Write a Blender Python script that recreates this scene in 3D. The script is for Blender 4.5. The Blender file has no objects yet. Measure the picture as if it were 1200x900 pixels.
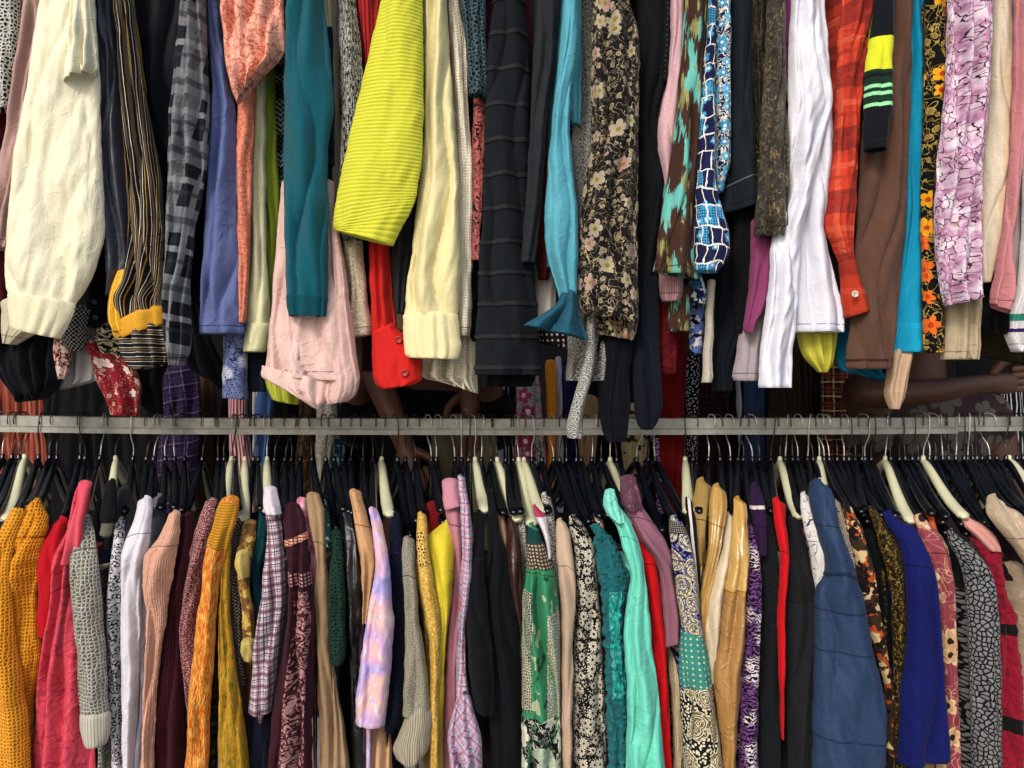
import bpy, bmesh, math, random, bisect
from mathutils import Vector, noise, Matrix
PI = math.pi
S = bpy.context.scene
COL = S.collection
# ------------------------------------------------------------------ camera geometry
CAM_D = 2.0; ZC = 1.45; PX = 2.2/1200.0
def at(px, py, Y):
    s = (CAM_D+Y)/CAM_D
    return Vector(((px-600)*PX*s, Y, ZC-(py-450)*PX*s))
# ------------------------------------------------------------------ tagging
def tag(o, label=None, cat=None, group=None, kind=None):
    if label: o['label'] = label
    if cat: o['category'] = cat
    if group: o['group'] = group
    if kind: o['kind'] = kind
    return o
def empty(name, loc=(0,0,0)):
    o = bpy.data.objects.new(name, None); COL.objects.link(o); o.location = loc
    o.empty_display_size = .05
    return o
def link(name, me, mat, parent=None, smooth=True):
    o = bpy.data.objects.new(name, me); COL.objects.link(o)
    if mat: me.materials.append(mat)
    if smooth:
        me.polygons.foreach_set('use_smooth', [True]*len(me.polygons))
    if parent:
        o.parent = parent
        o.location = -Vector(parent.location)      # parts are modelled in world coordinates
    return o
def mesh(name, V, F, UV=None):
    me = bpy.data.meshes.new(name); me.from_pydata(V, [], F)
    if UV:
        lay = me.uv_layers.new(name='UVMap'); d = []
        for f in UV:
            for a in f: d += [a[0], a[1]]
        lay.data.foreach_set('uv', d)
    me.update(); return me
# ------------------------------------------------------------------ node helpers
BOOST = [1.0]
def hexc(h):
    if not isinstance(h, str): return h
    h = h.lstrip('#'); c = [int(h[i:i+2],16)/255 for i in (0,2,4)]
    l = [(x/12.92 if x <= .04045 else ((x+.055)/1.055)**2.4) for x in c]
    y = .21*l[0]+.72*l[1]+.07*l[2]; k = (.24+.66*min(1.0, y/.15))*(BOOST[0] if y > .006 else 1)          # measured colours include sheen: cloth itself is darker
    if y < .03: l = [l[0]*.9, l[1], l[2]*1.22]
    return tuple(x*k for x in l)+(1,)
class NT:
    def __init__(s, name):
        s.m = bpy.data.materials.new(name); s.m.use_nodes = True
        s.t = s.m.node_tree; s.t.nodes.clear()
        s.out = s.t.nodes.new('ShaderNodeOutputMaterial')
        s.b = s.t.nodes.new('ShaderNodeBsdfPrincipled')
        s.t.links.new(s.b.outputs[0], s.out.inputs[0])
    def n(s, ty, **k):
        n = s.t.nodes.new(ty)
        for a, b in k.items(): setattr(n, a, b)
        return n
    def put(s, sock, v):
        if isinstance(v, bpy.types.NodeSocket): s.t.links.new(v, sock)
        elif v is not None:
            if isinstance(v, str): v = hexc(v)
            sock.default_value = v
    def m_(s, op, a, b=None, c=None):
        n = s.n('ShaderNodeMath', operation=op)
        s.put(n.inputs[0], a)
        if b is not None: s.put(n.inputs[1], b)
        if c is not None: s.put(n.inputs[2], c)
        return n.outputs[0]
    def add(s,a,b): return s.m_('ADD',a,b)
    def mul(s,a,b): return s.m_('MULTIPLY',a,b)
    def sub(s,a,b): return s.m_('SUBTRACT',a,b)
    def lt(s,a,b): return s.m_('LESS_THAN',a,b)
    def gt(s,a,b): return s.m_('GREATER_THAN',a,b)
    def sin(s,a): return s.m_('SINE',a)
    def abs(s,a): return s.m_('ABSOLUTE',a)
    def step(s,a,lo,hi):       # smoothstep lo->hi
        n = s.n('ShaderNodeMapRange', interpolation_type='SMOOTHSTEP')
        s.put(n.inputs[0],a); n.inputs[1].default_value=lo; n.inputs[2].default_value=hi
        n.inputs[3].default_value=0; n.inputs[4].default_value=1
        return n.outputs[0]
    def mix(s, f, a, b):
        n = s.n('ShaderNodeMix', data_type='RGBA')
        s.put(n.inputs[0], f); s.put(n.inputs[6], a); s.put(n.inputs[7], b)
        return n.outputs[2]
    def vec(s, x, y, z=0.0):
        n = s.n('ShaderNodeCombineXYZ'); s.put(n.inputs[0],x); s.put(n.inputs[1],y); s.put(n.inputs[2],z)
        return n.outputs[0]
    def sep(s, v):
        n = s.n('ShaderNodeSeparateXYZ'); s.put(n.inputs[0], v); return n.outputs
    def noi(s, v, sc, det=2.0, ro=.5, dis=0.0):
        n = s.n('ShaderNodeTexNoise'); s.put(n.inputs['Vector'], v); n.inputs['Scale'].default_value = sc
        n.inputs['Detail'].default_value = det; n.inputs['Roughness'].default_value = ro
        n.inputs['Distortion'].default_value = dis
        return n.outputs['Fac']
    def noic(s, v, sc, det=2.0):
        n = s.n('ShaderNodeTexNoise'); s.put(n.inputs['Vector'], v); n.inputs['Scale'].default_value = sc
        n.inputs['Detail'].default_value = det
        return n.outputs['Color']
    def vor(s, v, sc, feat='F1', rnd=1.0):
        n = s.n('ShaderNodeTexVoronoi', feature=feat, voronoi_dimensions='2D')
        s.put(n.inputs['Vector'], v); n.inputs['Scale'].default_value = sc
        n.inputs['Randomness'].default_value = rnd
        return n.outputs
    def ramp(s, f, stops, const=False):
        n = s.n('ShaderNodeValToRGB'); r = n.color_ramp
        if const: r.interpolation = 'CONSTANT'
        while len(r.elements) < len(stops): r.elements.new(.5)
        for e, (p, c) in zip(r.elements, stops): e.position = p; e.color = hexc(c)
        s.put(n.inputs[0], f); return n.outputs[0]
    def warp(s, v, sc, amt):   # distort a vector by noise, amt in the vector's own unit
        c = s.noic(v, sc)
        a = s.n('ShaderNodeVectorMath', operation='SUBTRACT'); s.put(a.inputs[0], c); a.inputs[1].default_value=(.5,.5,.5)
        b = s.n('ShaderNodeVectorMath', operation='SCALE'); s.put(b.inputs[0], a.outputs[0]); b.inputs[3].default_value=amt
        d = s.n('ShaderNodeVectorMath', operation='ADD'); s.put(d.inputs[0], v); s.put(d.inputs[1], b.outputs[0])
        return d.outputs[0]
    def flower(s, v, cell, n, r, rnd=.7, dens=0.0):
        o = s.vor(v, 1.0/cell, 'F1', rnd)
        vw = s.warp(v, 2.2/cell, cell*.16)
        d = s.n('ShaderNodeVectorMath', operation='SUBTRACT'); s.put(d.inputs[0], vw); s.put(d.inputs[1], o['Position'])
        x, y, _ = s.sep(d.outputs[0])
        rr = s.m_('DIVIDE', s.m_('SQRT', s.add(s.mul(x,x), s.mul(y,y))), cell)
        cr, cg, cb = s.sep(o['Color'])
        th = s.add(s.m_('ARCTAN2', y, x), s.mul(cr, 6.0))
        sh = s.mul(s.add(s.mul(s.m_('POWER', s.abs(s.m_('COSINE', s.mul(th, n/2.0))), .7), .5), .5), s.mul(s.add(s.mul(cg,.5), .75), r))
        on = s.gt(cb, dens)
        mask = s.mul(s.lt(rr, sh), on)
        inner = s.mul(s.lt(rr, s.mul(sh, .74)), on)
        cen = s.mul(s.lt(rr, r*.28), on)
        spoke = s.m_('POWER', s.abs(s.m_('COSINE', s.mul(th, n/2.0))), .5)
        return mask, inner, cen, cr, cg, spoke
_mc = {}
def M(kind, *cols, s=1.0, r=.85, knit=0, wr=.5, sh=.3, sp=.14, var=.12, **p):
    key = repr((BOOST[0], kind, cols, s, r, knit, wr, sh, sp, var, sorted(p.items())))
    if key in _mc: return _mc[key]
    g = NT('fabric_'+kind)
    uvn = g.n('ShaderNodeUVMap'); uvn.uv_map = 'UVMap'
    seed = p.get('seed', len(_mc)*3.7)
    sx = g.n('ShaderNodeVectorMath', operation='MULTIPLY'); g.put(sx.inputs[0], uvn.outputs[0]); sx.inputs[1].default_value=(100,100,0)
    P0 = sx.outputs[0]                                   # pattern space: photo-scale units of ~1.6 mm
    x, y, _ = g.sep(P0)
    of = g.n('ShaderNodeVectorMath', operation='ADD'); g.put(of.inputs[0], P0); of.inputs[1].default_value=(seed*31, seed*17, 0)
    P = of.outputs[0]
    bumpx = None; metallic = 0.0; rough = r
    C = cols
    if kind == 'plain': col = hexc(C[0])
    elif kind == 'dots':
        q = g.warp(P, .05, 1.0); o = g.vor(q, 1/(5.0*s), 'F1', p.get('rnd',.1)); col = g.mix(g.step(o['Distance'], p.get('t',.38), p.get('t',.38)-.1), C[0], C[1])
    elif kind == 'net':
        q = g.warp(P, .1, 3.0*s); o = g.vor(q, 1/(4.5*s), 'DISTANCE_TO_EDGE', p.get('rnd',.8)); col = g.mix(g.step(o['Distance'], .10, p.get('t',.2)), C[1], C[0]); bumpx = o['Distance']
    elif kind == 'stripe':       # cols alternate, widths in w; on ribbed knits the dark one paints furrow shade
        c = {'u': x, 'v': y}.get(p.get('ax','u'), None)
        if c is None:
            a = math.radians(p['ax']); c = g.add(g.mul(x, math.cos(a)), g.mul(y, math.sin(a)))
        c = g.add(c, g.mul(g.sub(g.noi(P, .03), .5), p.get('wob', 3.0)))
        w = p.get('w', [1]*len(C)); tot = float(sum(w)); f = g.m_('FRACT', g.m_('DIVIDE', g.add(c, 1000*tot+p.get('off',0)), tot*s))
        acc = 0; st = []
        for k, ww in enumerate(w): st.append((acc/tot, C[k])); acc += ww
        col = g.ramp(f, st, True)
    elif kind == 'plaid':        # base, band, fine line, second
        T = 14.0*s; col = hexc(C[0])
        a = math.radians(p.get('rot', 0))
        xx = g.add(g.mul(x, math.cos(a)), g.mul(y, math.sin(a))); yy = g.sub(g.mul(y, math.cos(a)), g.mul(x, math.sin(a)))
        for c in (g.add(xx, g.mul(g.noi(P, .03), 4)), g.add(yy, g.mul(g.noi(P, .04), 3))):
            f = g.m_('FRACT', g.m_('DIVIDE', g.add(c, 1000*T), T))
            b1 = g.mul(g.gt(f, .1), g.lt(f, .48)); col = g.mix(g.mul(b1, .62), col, C[1])
            l1 = g.lt(g.abs(g.sub(f, .72)), .045); col = g.mix(g.mul(l1, .8), col, C[2])
            if len(C) > 3:
                l2 = g.lt(g.abs(g.sub(f, .29)), .05); col = g.mix(g.mul(l2, .7), col, C[3])
                l3 = g.lt(g.abs(g.sub(f, .9)), .03); col = g.mix(g.mul(l3, .7), col, C[3])
    elif kind == 'marl':
        q = g.vec(g.mul(g.sep(P)[0], p.get('sx', 1.0)), g.mul(g.sep(P)[1], p.get('sy', .45))); f = g.noi(q, .75/s, 3, .75)
        col = g.ramp(f, [(0.0,C[0]),(.46,C[0]),(.54,C[1]),(1,C[1])] if len(C)<3 else [(0,C[0]),(.42,C[0]),(.5,C[1]),(.58,C[2]),(1,C[2])]); bumpx = f
    elif kind == 'leopard':
        q = g.warp(P, .15/s, 3.0*s); o = g.vor(q, 1/(7.5*s), 'F1', .9); d = o['Distance']
        ring = g.mul(g.gt(d, .22), g.lt(d, .47)); brk = g.gt(g.noi(P, .35/s, 1), .42)
        col = g.mix(g.mul(ring, brk), C[0], C[1])
        if len(C) > 2: col = g.mix(g.lt(d, .2), col, C[2])
    elif kind == 'pebble':
        q = g.warp(P, .15/s, 2.0*s); o = g.vor(q, 1/(8.0*s), 'DISTANCE_TO_EDGE', 1); col = g.mix(g.step(g.add(o['Distance'], g.mul(g.sub(g.noi(P,.5),.5),.1)), .12, .17), C[0], g.mix(g.noi(P,.3), C[1], C[2] if len(C)>2 else C[1]))
    elif kind == 'zebra':
        f = g.sin(g.add(g.mul(y, .55/s), g.mul(g.noi(P, .045/s, 2, .5, .6), 26))); col = g.ramp(g.add(g.mul(f,.5),.5), [(0,C[0]),(.45,C[0]),(.55,C[1]),(1,C[1])])
        if len(C) > 2: col = g.mix(g.step(g.noi(P,.03),.5,.6), col, g.mix(g.step(f,-.1,.1), C[0], C[2]))
    elif kind == 'floral':       # bg, vine, flowerA, flowerB, centre
        q = g.warp(P, .06, 5.0*s)
        nv = g.noi(P, .055/s, 1, .4, 1.2); vine = g.lt(g.abs(g.sub(nv, .5)), p.get('vt', .012)); col = g.mix(vine, C[0], C[1])
        nv2 = g.noi(g.vec(g.sep(P)[1], g.sep(P)[0], 7.0), .075/s, 1, .4, 1.0); col = g.mix(g.lt(g.abs(g.sub(nv2, .45)), p.get('vt', .012)), col, C[1])
        m, i, c, cr, cg, spk = g.flower(q, 11*s, 2, .36, .9, p.get('d2', .45)); col = g.mix(m, col, C[1]); col = g.mix(i, col, g.mix(.55, C[0], C[1]))
        m, i, c, cr, cg, spk = g.flower(g.warp(P, .05, 3.0*s), 25*s, p.get('n', 5), .47, .75, p.get('dens', .25))
        fc = g.mix(g.gt(cr, .5), C[2], C[3]); dk = p.get('edge', None)
        col = g.mix(m, col, dk if dk else fc); col = g.mix(i, col, g.mix(g.mul(g.step(spk, .55, .2), .8), fc, C[0] if not dk else dk)); col = g.mix(c, col, C[4] if len(C)>4 else C[1])
    elif kind == 'daisy':
        m, i, c, cr, cg, spk = g.flower(g.warp(P, .05, 2.0), 19*s, 11, .44, .6, .15)
        nv = g.noi(P, .09/s, 1, .4, 1.0); col = g.mix(g.mul(g.lt(g.abs(g.sub(nv, .5)), .018), g.gt(g.noi(P, .12), .45)), C[0], C[1])
        col = g.mix(m, col, C[0]); col = g.mix(g.mul(m, g.gt(spk, .6)), col, C[1]); col = g.mix(c, col, C[0])
        o = g.vor(P, 1/(6.5*s), 'F1', 1); col = g.mix(g.mul(g.lt(o['Distance'], .14), g.sub(1.0, m)), col, C[1])
    elif kind == 'lineart':      # contour drawing
        f = g.noi(g.warp(P, .04/s, 10*s), .05/s, 1.5, .5, 1.5); a = g.m_('FRACT', g.mul(f, p.get('k', 5.0))); col = g.mix(g.lt(g.abs(g.sub(a, .5)), p.get('t', .07)), C[0], C[1])
        if len(C) > 2: col = g.mix(g.step(g.noi(P, .02), .5, .56), col, g.mix(g.lt(g.abs(g.sub(a, .5)), .1), C[2], C[1]))
    elif kind == 'petals':       # a, b, c soft watercolour grounds, d third tone, e outline
        f = g.noi(P, .045/s, 3); col = g.ramp(f, [(.33,C[2]),(.45,C[0]),(.55,C[1]),(.62,C[0]),(.7,C[3])])
        q = g.warp(P, .13/s, 7*s); o = g.vor(q, 1/(9.0*s), 'DISTANCE_TO_EDGE', 1); on = g.step(g.noi(P, .06/s, 1), .42, .5)
        col = g.mix(g.mul(g.step(o['Distance'], .07, .03), on), col, C[4]); q2 = g.warp(P, .2/s, 5*s); o2 = g.vor(q2, 1/(19.0*s), 'F1', 1); dd = o2['Distance']
        col = g.mix(g.mul(g.mul(g.gt(dd,.27), g.lt(dd,.32)), g.gt(g.noi(P,.2),.45)), col, C[4]); col = g.mix(g.mul(g.lt(dd,.25), g.gt(g.sep(o2['Color'])[0], .5)), col, g.mix(.5, C[2], C[1]))
    elif kind == 'grid':         # hand drawn squares: line, ground, sky blue cells with dots
        q = g.warp(P, .045, 15.0); qx, qy, _q = g.sep(q)
        rowi = g.m_('FLOOR', g.m_('DIVIDE', qy, 21.0*s)); wn = g.n('ShaderNodeTexWhiteNoise', noise_dimensions='2D')
        fx = g.m_('FRACT', g.m_('DIVIDE', g.add(g.add(qx, g.mul(g.sin(g.mul(rowi, 2.3)), 4.0)), 1300.0), 13.0*s)); fy = g.m_('FRACT', g.m_('DIVIDE', g.add(qy, 2100.0*s), 21.0*s))
        cx = g.m_('FLOOR', g.m_('DIVIDE', qx, 13.0*s)); g.put(wn.inputs[0], g.vec(cx, rowi)); rv_ = wn.outputs['Value']
        dt = g.vor(P, 1/3.2, 'F1', .1)['Distance']; col = g.mix(g.gt(rv_, .66), C[1], g.mix(g.lt(dt, .33), C[2], C[1]))
        m, i, c, cr, cg, spk = g.flower(P, 17*s, 4, .33, .6, .5); col = g.mix(m, col, C[2]); col = g.mix(c, col, C[0])
        col = g.mix(g.m_('MAXIMUM', g.lt(fx, .11), g.lt(fy, .085)), col, C[0])
    elif kind == 'lace':
        m, i, c, cr, cg, spk = g.flower(g.warp(P, .05, 5.0*s), 20*s, 6, .5, .9, .0)
        f = g.noi(P, .5, 2); col = g.mix(g.mul(m, g.sub(1.0, i)), g.mix(g.step(f,.35,.6), C[0], C[1]), C[2]); bumpx = g.sub(m, i)
        nv = g.noi(P, .09/s, 1, .4, 1.4); col = g.mix(g.lt(g.abs(g.sub(nv, .5)), .016), col, C[2])
    elif kind == 'paisley':      # bg, a, b, c
        q = g.warp(P, .03/s, 12*s); o = g.vor(q, 1/(26.0*s), 'F1', .85); d = o['Distance']
        f = g.m_('FRACT', g.mul(d, 4.4)); n2 = g.vor(P, 1/(4.0*s), 'F1', 1)['Distance']
        col = g.ramp(f, [(0,C[1]),(.22,C[0]),(.4,C[2]),(.55,C[0]),(.72,C[3]),(.86,C[0])], True)
        col = g.mix(g.mul(g.lt(n2, .3), g.gt(f, .4)), col, C[1])
        col = g.mix(g.gt(d, .5), col, g.mix(g.lt(n2, .33), C[0], C[2]))
    elif kind == 'blob':         # bg + several irregular printed areas
        q = g.warp(P, .12/s, 6*s); col = hexc(C[0])
        for k, c in enumerate(C[1:]):
            f = g.noi(g.vec(g.mul(g.sep(q)[0], p.get('sx',1)), g.mul(g.sep(q)[1], p.get('sy',1)), k*9.0+1), .055/s, 2, .6)
            col = g.mix(g.step(f, p.get('t', .55), p.get('t', .55)+.02), col, c)
    elif kind == 'tiedye':
        q = g.warp(P, .02/s, 40*s); f = g.noi(q, .02/s, 2); st = [(.25+.5*k/(len(C)-1), c) for k, c in enumerate(C)]; col = g.ramp(f, st)
        o = g.noi(g.vec(g.sep(q)[0], g.mul(g.sep(q)[1], .3)), .18, 2); col = g.mix(g.mul(g.step(o, .5, .7), .5), col, '#dfe3f2')
    elif kind == 'velvet':
        q = g.warp(P, .05/s, 16*s); f = g.noi(g.vec(g.sep(q)[0], g.mul(g.sep(q)[1], .55)), .12/s, 4, .65, 1.5); col = g.ramp(f, [(.3,C[0]),(.52,C[0]),(.66,C[1]),(.8,C[2])]); bumpx = f
    elif kind == 'tweed':
        a = g.sin(g.mul(g.sep(P)[0], 2.0/s)); b = g.sin(g.mul(g.sep(P)[1], 2.0/s)); f = g.add(g.mul(a, b), g.mul(g.sub(g.noi(P, .6), .5), 2.2))
        col = g.ramp(g.add(g.mul(f, .4), .5), [(0,C[0]),(.45,C[0]),(.6,C[1]),(1,C[-1])]); bumpx = f
    elif kind == 'bands':        # p['st'] = [(photo row where the colour starts, colour index)]; rows are absolute
        f = g.m_('DIVIDE', g.add(y, 100.0), 1100.0); col = g.ramp(g.add(f, g.mul(g.sub(g.noi(P,.2),.5), .0015)), [(max(0,(a+100)/1100.0), C[b]) for a, b in p['st']], True)
    elif kind == 'ikat':
        q = g.vec(g.mul(g.sep(P)[0],1.3), g.add(g.mul(g.sep(P)[1], .42), g.mul(g.noi(g.vec(g.mul(g.sep(P)[0],1.0), g.mul(g.sep(P)[1],.08)), .9, 2), 14))); f = g.noi(g.warp(q, .06, 8), .05/s, 2, .5); f2 = g.noi(q, .07/s, 1)
        col = g.mix(g.step(f, .55, .57), C[0], C[1]); col = g.mix(g.mul(g.step(f2, .60, .62), 1.0), col, C[2])
    elif kind == 'tribal':
        a = g.m_('FRACT', g.m_('DIVIDE', g.add(g.add(y, g.mul(g.m_('PINGPONG', g.add(x,500.0), 4.0), 1.0)), 1000.0), 6.0)); b = g.gt(g.noi(g.vec(0.0, y), .05, 0), .5)
        col = g.mix(g.mul(g.gt(a, .5), g.add(g.mul(b,.8),.2)), C[0], C[1])
    else: raise Exception(kind)
    # yarn and dye variation that belongs to the cloth itself
    vf = g.noi(P, .35, 3, .7); hs = g.n('ShaderNodeHueSaturation'); g.put(hs.inputs['Color'], col)
    g.put(hs.inputs['Value'], g.add(g.mul(g.sub(vf, .5), var*3.0), 1.0)); col = hs.outputs[0]
    g.put(g.b.inputs['Base Color'], col)
    g.b.inputs['Roughness'].default_value = rough
    g.b.inputs['Specular IOR Level'].default_value = sp
    g.b.inputs['Sheen Weight'].default_value = sh*.08
    g.b.inputs['Sheen Roughness'].default_value = .5
    # relief: creases, weave, stitches
    cs = g.vec(g.mul(g.sep(P)[0], 1.0), g.mul(g.sep(P)[1], .45), seed)
    h1 = g.noi(g.warp(cs, .03, 18.0), .06, 4, .55, .8)
    hr = g.sub(1.0, g.abs(g.mul(g.sub(g.noi(cs, .045, 3, .5, 1.2), .5), 4.0)))
    h = g.add(g.mul(h1, 2.1*wr), g.mul(hr, .25*wr))
    X_, Y_, _z = g.sep(P)                                # a few crisp slanting creases, two directions
    for aa, zz in ((.6, 3.0), (-.5, 8.0)):
        ca, sa = math.cos(aa), math.sin(aa)
        pv = g.vec(g.add(g.mul(X_, ca), g.mul(Y_, sa)), g.mul(g.sub(g.mul(Y_, ca), g.mul(X_, sa)), 2.6), zz+seed)
        nn = g.noi(pv, .014+.014*((seed*.61)%1), 1.5, .4, .5); cz = g.m_('MAXIMUM', g.sub(1.0, g.mul(g.abs(g.sub(nn, .5)), 22.0)), 0.0)
        h = g.add(h, g.mul(g.mul(cz, g.step(g.noi(pv, .03), .42, .62)), (p.get('cz', .22+.4*((seed*.37)%1)) if not knit else .08)*wr))
    if knit:
        k = PI/knit
        kk = g.abs(g.sin(g.mul(g.add(x, 500), k)))
        kv = g.abs(g.sin(g.add(g.mul(g.add(y,500), k), g.mul(kk, .9))))
        h = g.add(h, g.mul(g.mul(kk, kv), knit*.30))
    else:
        h = g.add(h, g.mul(g.noi(P, 1.3, 2), .16))
    if bumpx is not None: h = g.add(h, g.mul(bumpx, p.get('bx', .8)))
    bp = g.n('ShaderNodeBump'); bp.inputs['Strength'].default_value = 1.0; bp.inputs['Distance'].default_value = .0017
    g.put(bp.inputs['Height'], h); g.t.links.new(bp.outputs[0], g.b.inputs['Normal'])
    _mc[key] = g.m
    g.m['base'] = str(C[0]); return g.m
def hard(name, c, rough=.35, metal=0.0, noise_amt=.15, spec=.5, bump=.0003, c2=None, rv=.5):
    g = NT(name); tc = g.n('ShaderNodeTexCoord'); o = tc.outputs['Object']
    f = g.noi(o, 40, 5, .65); col = g.mix(g.mul(g.step(f, .35, .75), noise_amt*2), c, c2 or tuple([v*.45 for v in hexc(c)[:3]]+[1]))
    g.put(g.b.inputs['Base Color'], col); g.b.inputs['Metallic'].default_value = metal
    g.put(g.b.inputs['Roughness'], g.add(g.mul(g.sub(f,.5), rv), rough)); g.b.inputs['Specular IOR Level'].default_value = spec
    bp = g.n('ShaderNodeBump'); bp.inputs['Strength'].default_value = .6; bp.inputs['Distance'].default_value = bump
    g.put(bp.inputs['Height'], g.noi(o, 220, 4, .6)); g.t.links.new(bp.outputs[0], g.b.inputs['Normal'])
    return g.m
# ------------------------------------------------------------------ cloth
def norm_rows(rows):
    out = []
    for r in rows:
        if len(r) == 3: out.append((r[1], r[0], r[2], r[0]))
        else: out.append(tuple(r))
    return [tuple(float(v) for v in r) for r in out]
def cr(a, b, c, d, t):
    # centripetal-ish, clamped Catmull-Rom for one number
    return .5*((2*b)+(c-a)*t+(2*a-5*b+4*c-d)*t*t+(3*b-3*c+d-a)*t**3)
def resample(rows, stepx):
    R = norm_rows(rows); out = []
    if len(R) < 2: raise Exception('rows')
    for i in range(len(R)-1):
        a = R[max(i-1,0)]; b = R[i]; c = R[i+1]; d = R[min(i+2,len(R)-1)]
        L = max(abs(c[1]-b[1]), abs(c[3]-b[3]), abs(c[0]-b[0]), abs(c[2]-b[2]))
        # limit tangents when neighbouring spans are very different
        lb = max(abs(b[1]-a[1]), abs(b[3]-a[3]), 1e-6); ld = max(abs(d[1]-c[1]), abs(d[3]-c[3]), 1e-6)
        n = max(1, int(round(L/stepx)))
        for j in range(n):
            t = j/n
            row = []
            for q in range(4):
                m0 = (c[q]-a[q])*L/(L+lb) if a is not b else (c[q]-b[q]); m1 = (d[q]-b[q])*L/(L+ld) if d is not c else (c[q]-b[q])
                h00 = 2*t**3-3*t*t+1; h10 = t**3-2*t*t+t; h01 = -2*t**3+3*t*t; h11 = t**3-t*t
                row.append(h00*b[q]+h10*m0+h01*c[q]+h11*m1)
            out.append(tuple(row))
    out.append(R[-1]); return out
LY = {0:-.285, 1:-.245, 2:-.205, 3:-.16, 4:-.11, 5:-.05, 6:.09, 7:.70, 8:.85, 9:1.0}
_seed = [1]
SURF = {}
def cloth(name, rows, Y, mat, parent, hd=None, fold=1.0, nf=None, shoulder=0.0, closed_top=True, open_hem=True,
          nu=None, stepx=4.0, rib=None, fuzz=0.0, wob=1.0, lean=0.0, seed=None, crum=1.0, dirx=0.0, calm=0.0):
    """a hollow hanging piece of cloth: rings of points between the two side seams given in rows,
    real depth front to back, vertical folds, crumples, turned-in hem"""
    if seed is None: _seed[0] += 1; seed = _seed[0]
    rnd = random.Random(seed*7919+13)
    if rib: stepx = min(stepx, rib[0]/6.0) if rib[2]=='v' else stepx
    if fuzz: stepx = 1.6
    R = resample(rows, stepx); wmax = max(r[2]-r[0] for r in R)
    if nu is None: nu = int(min(120, max(32, wmax*1.8)))
    if rib and rib[2] == 'u': nu = max(nu, int(wmax*PI/2/rib[0]*7)*2)
    if fuzz: nu = int(min(220, max(60, wmax*3)))
    nu += nu % 2
    y0 = min(R[0][1], R[0][3]); yl_ = [(r[1]+r[3])/2 for r in R]
    ph = [rnd.uniform(0, 6.28) for _ in range(12)]
    nfv = nf if nf is not None else max(1.0, wmax/17.0)*rnd.uniform(.85, 1.25)
    asym = rnd.uniform(-.35, .35); ex = rnd.uniform(1.05, 1.6) if hd is None or hd < .03 else .8
    def pt(r, th, extra=0.0, inset=0.0, dz=0.0, q=1.0):
        xl, yl, xr, yr = r; w = xr-xl; ymid = (yl+yr)/2
        cs = math.cos(th); sn = math.sin(th); fx = math.copysign(abs(cs)**.95, cs)
        py = ymid+(yr-yl)/2*fx; ym = ymid
        t = ym-y0
        d = hd if hd is not None else min(.022, .007+w*PX*.24)
        sh = shoulder*max(0.0, 1-t/70.0)**1.6 if shoulder else 0.0
        Yc = Y+sh+lean*t*PX; s = (CAM_D+Yc)/CAM_D
        A = fold*min(.0125, .002+w*PX*.125)*min(1.0, .35+max(t,0)/120.0)
        vv = ym*.012; e = 1-inset
        g = fx+asym*(1-fx*fx)+.12*math.sin(vv*1.7+ph[5])*(1-fx*fx)
        a1 = math.sin(PI*(nfv*.5*(g+1)+.35*math.sin(vv*1.1+ph[0])+ph[1]+.22*math.sin(vv*2.7+ph[2])))
        f1 = 1-2*math.sqrt(abs(a1)+.02)
        f2 = math.sin(2*PI*(nfv*.83*g*.5+ph[3]+.5*math.sin(vv*.8+ph[4])))
        ed = 1-abs(fx)**5
        fo = A*ed*(.8*f1+.5*f2)
        pn = noise.noise(Vector((fx*w*.035+seed*3.1, ym*.016, seed*1.7)))
        p2 = noise.noise(Vector((fx*w*.07+ym*.035*asym*3, ym*.04, seed*2.3)))
        fo += crum*(pn*.005+p2*.003)*(.3+.7*ed)
        if calm: fo *= 1-.75*min(1.0, max(0.0, (ym-(yl_[-1]-calm))/calm))
        wx = wob*(noise.noise(Vector((seed*5.0+(7 if cs>0 else 0), ym*.035, 1.0)))*1.5+noise.noise(Vector((seed*5.0+(9 if cs>0 else 0), ym*.11, 4.0)))*.7)
        px = (xl+xr)/2+w/2*fx*e+wx*abs(fx)
        oy = -d*math.copysign(abs(sn)**ex, sn)*e
        if rib:
            c_ = (ym if rib[2]=='v' else w/2*(th-PI/2)); rr_ = abs(math.sin(PI*c_/rib[0]))
            oy -= math.copysign(1, sn)*rib[1]*rr_*min(1, abs(sn)*2.5)
            if rib[2]=='v': px += (1 if cs>0 else -1)*rib[1]/PX*rr_*.6*abs(cs)**3
        oy -= extra*math.copysign(abs(sn)**.5, sn); px += extra/PX*cs
        X = (px-600)*PX*s+dirx*oy; Z = ZC-(py-450)*PX*s+dz
        P = Vector((X, Yc+(oy+(fo if sn >= 0 else fo*.3))*q, Z))
        if fuzz:
            n1 = noise.noise(P*70.0)*.7+noise.noise(P*170.0)*.6+noise.noise(P*330.0)*.3
            P += Vector((cs*.9, -sn, .25*n1))*fuzz*n1
        th2 = th if th <= PI else 2*PI-th
        return P, (w/2*(PI/2-th2)*1.05/100.0+(0 if th <= PI+1e-6 else 3.3), py/100.0)
    def surf(v, th, extra):
        if v <= yl_[0]: r = R[0]
        elif v >= yl_[-1]: r = R[-1]
        else:
            k = max(0, min(len(R)-2, bisect.bisect_right(yl_, v)-1))
            f = (v-yl_[k])/max(1e-6, yl_[k+1]-yl_[k]); r = tuple(R[k][q]+(R[k+1][q]-R[k][q])*f for q in range(4))
        return pt(r, th, extra)
    V = []; F = []; UV = []; rings = []; uvr = []
    def ring(r, **kw):
        ids = []; us = []
        for i in range(nu):
            p, u = pt(r, 2*PI*i/nu, **kw); ids.append(len(V)); V.append(p); us.append(u)
        us.append((us[0][0]+3.3, us[0][1])); rings.append(ids); uvr.append(us)
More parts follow.
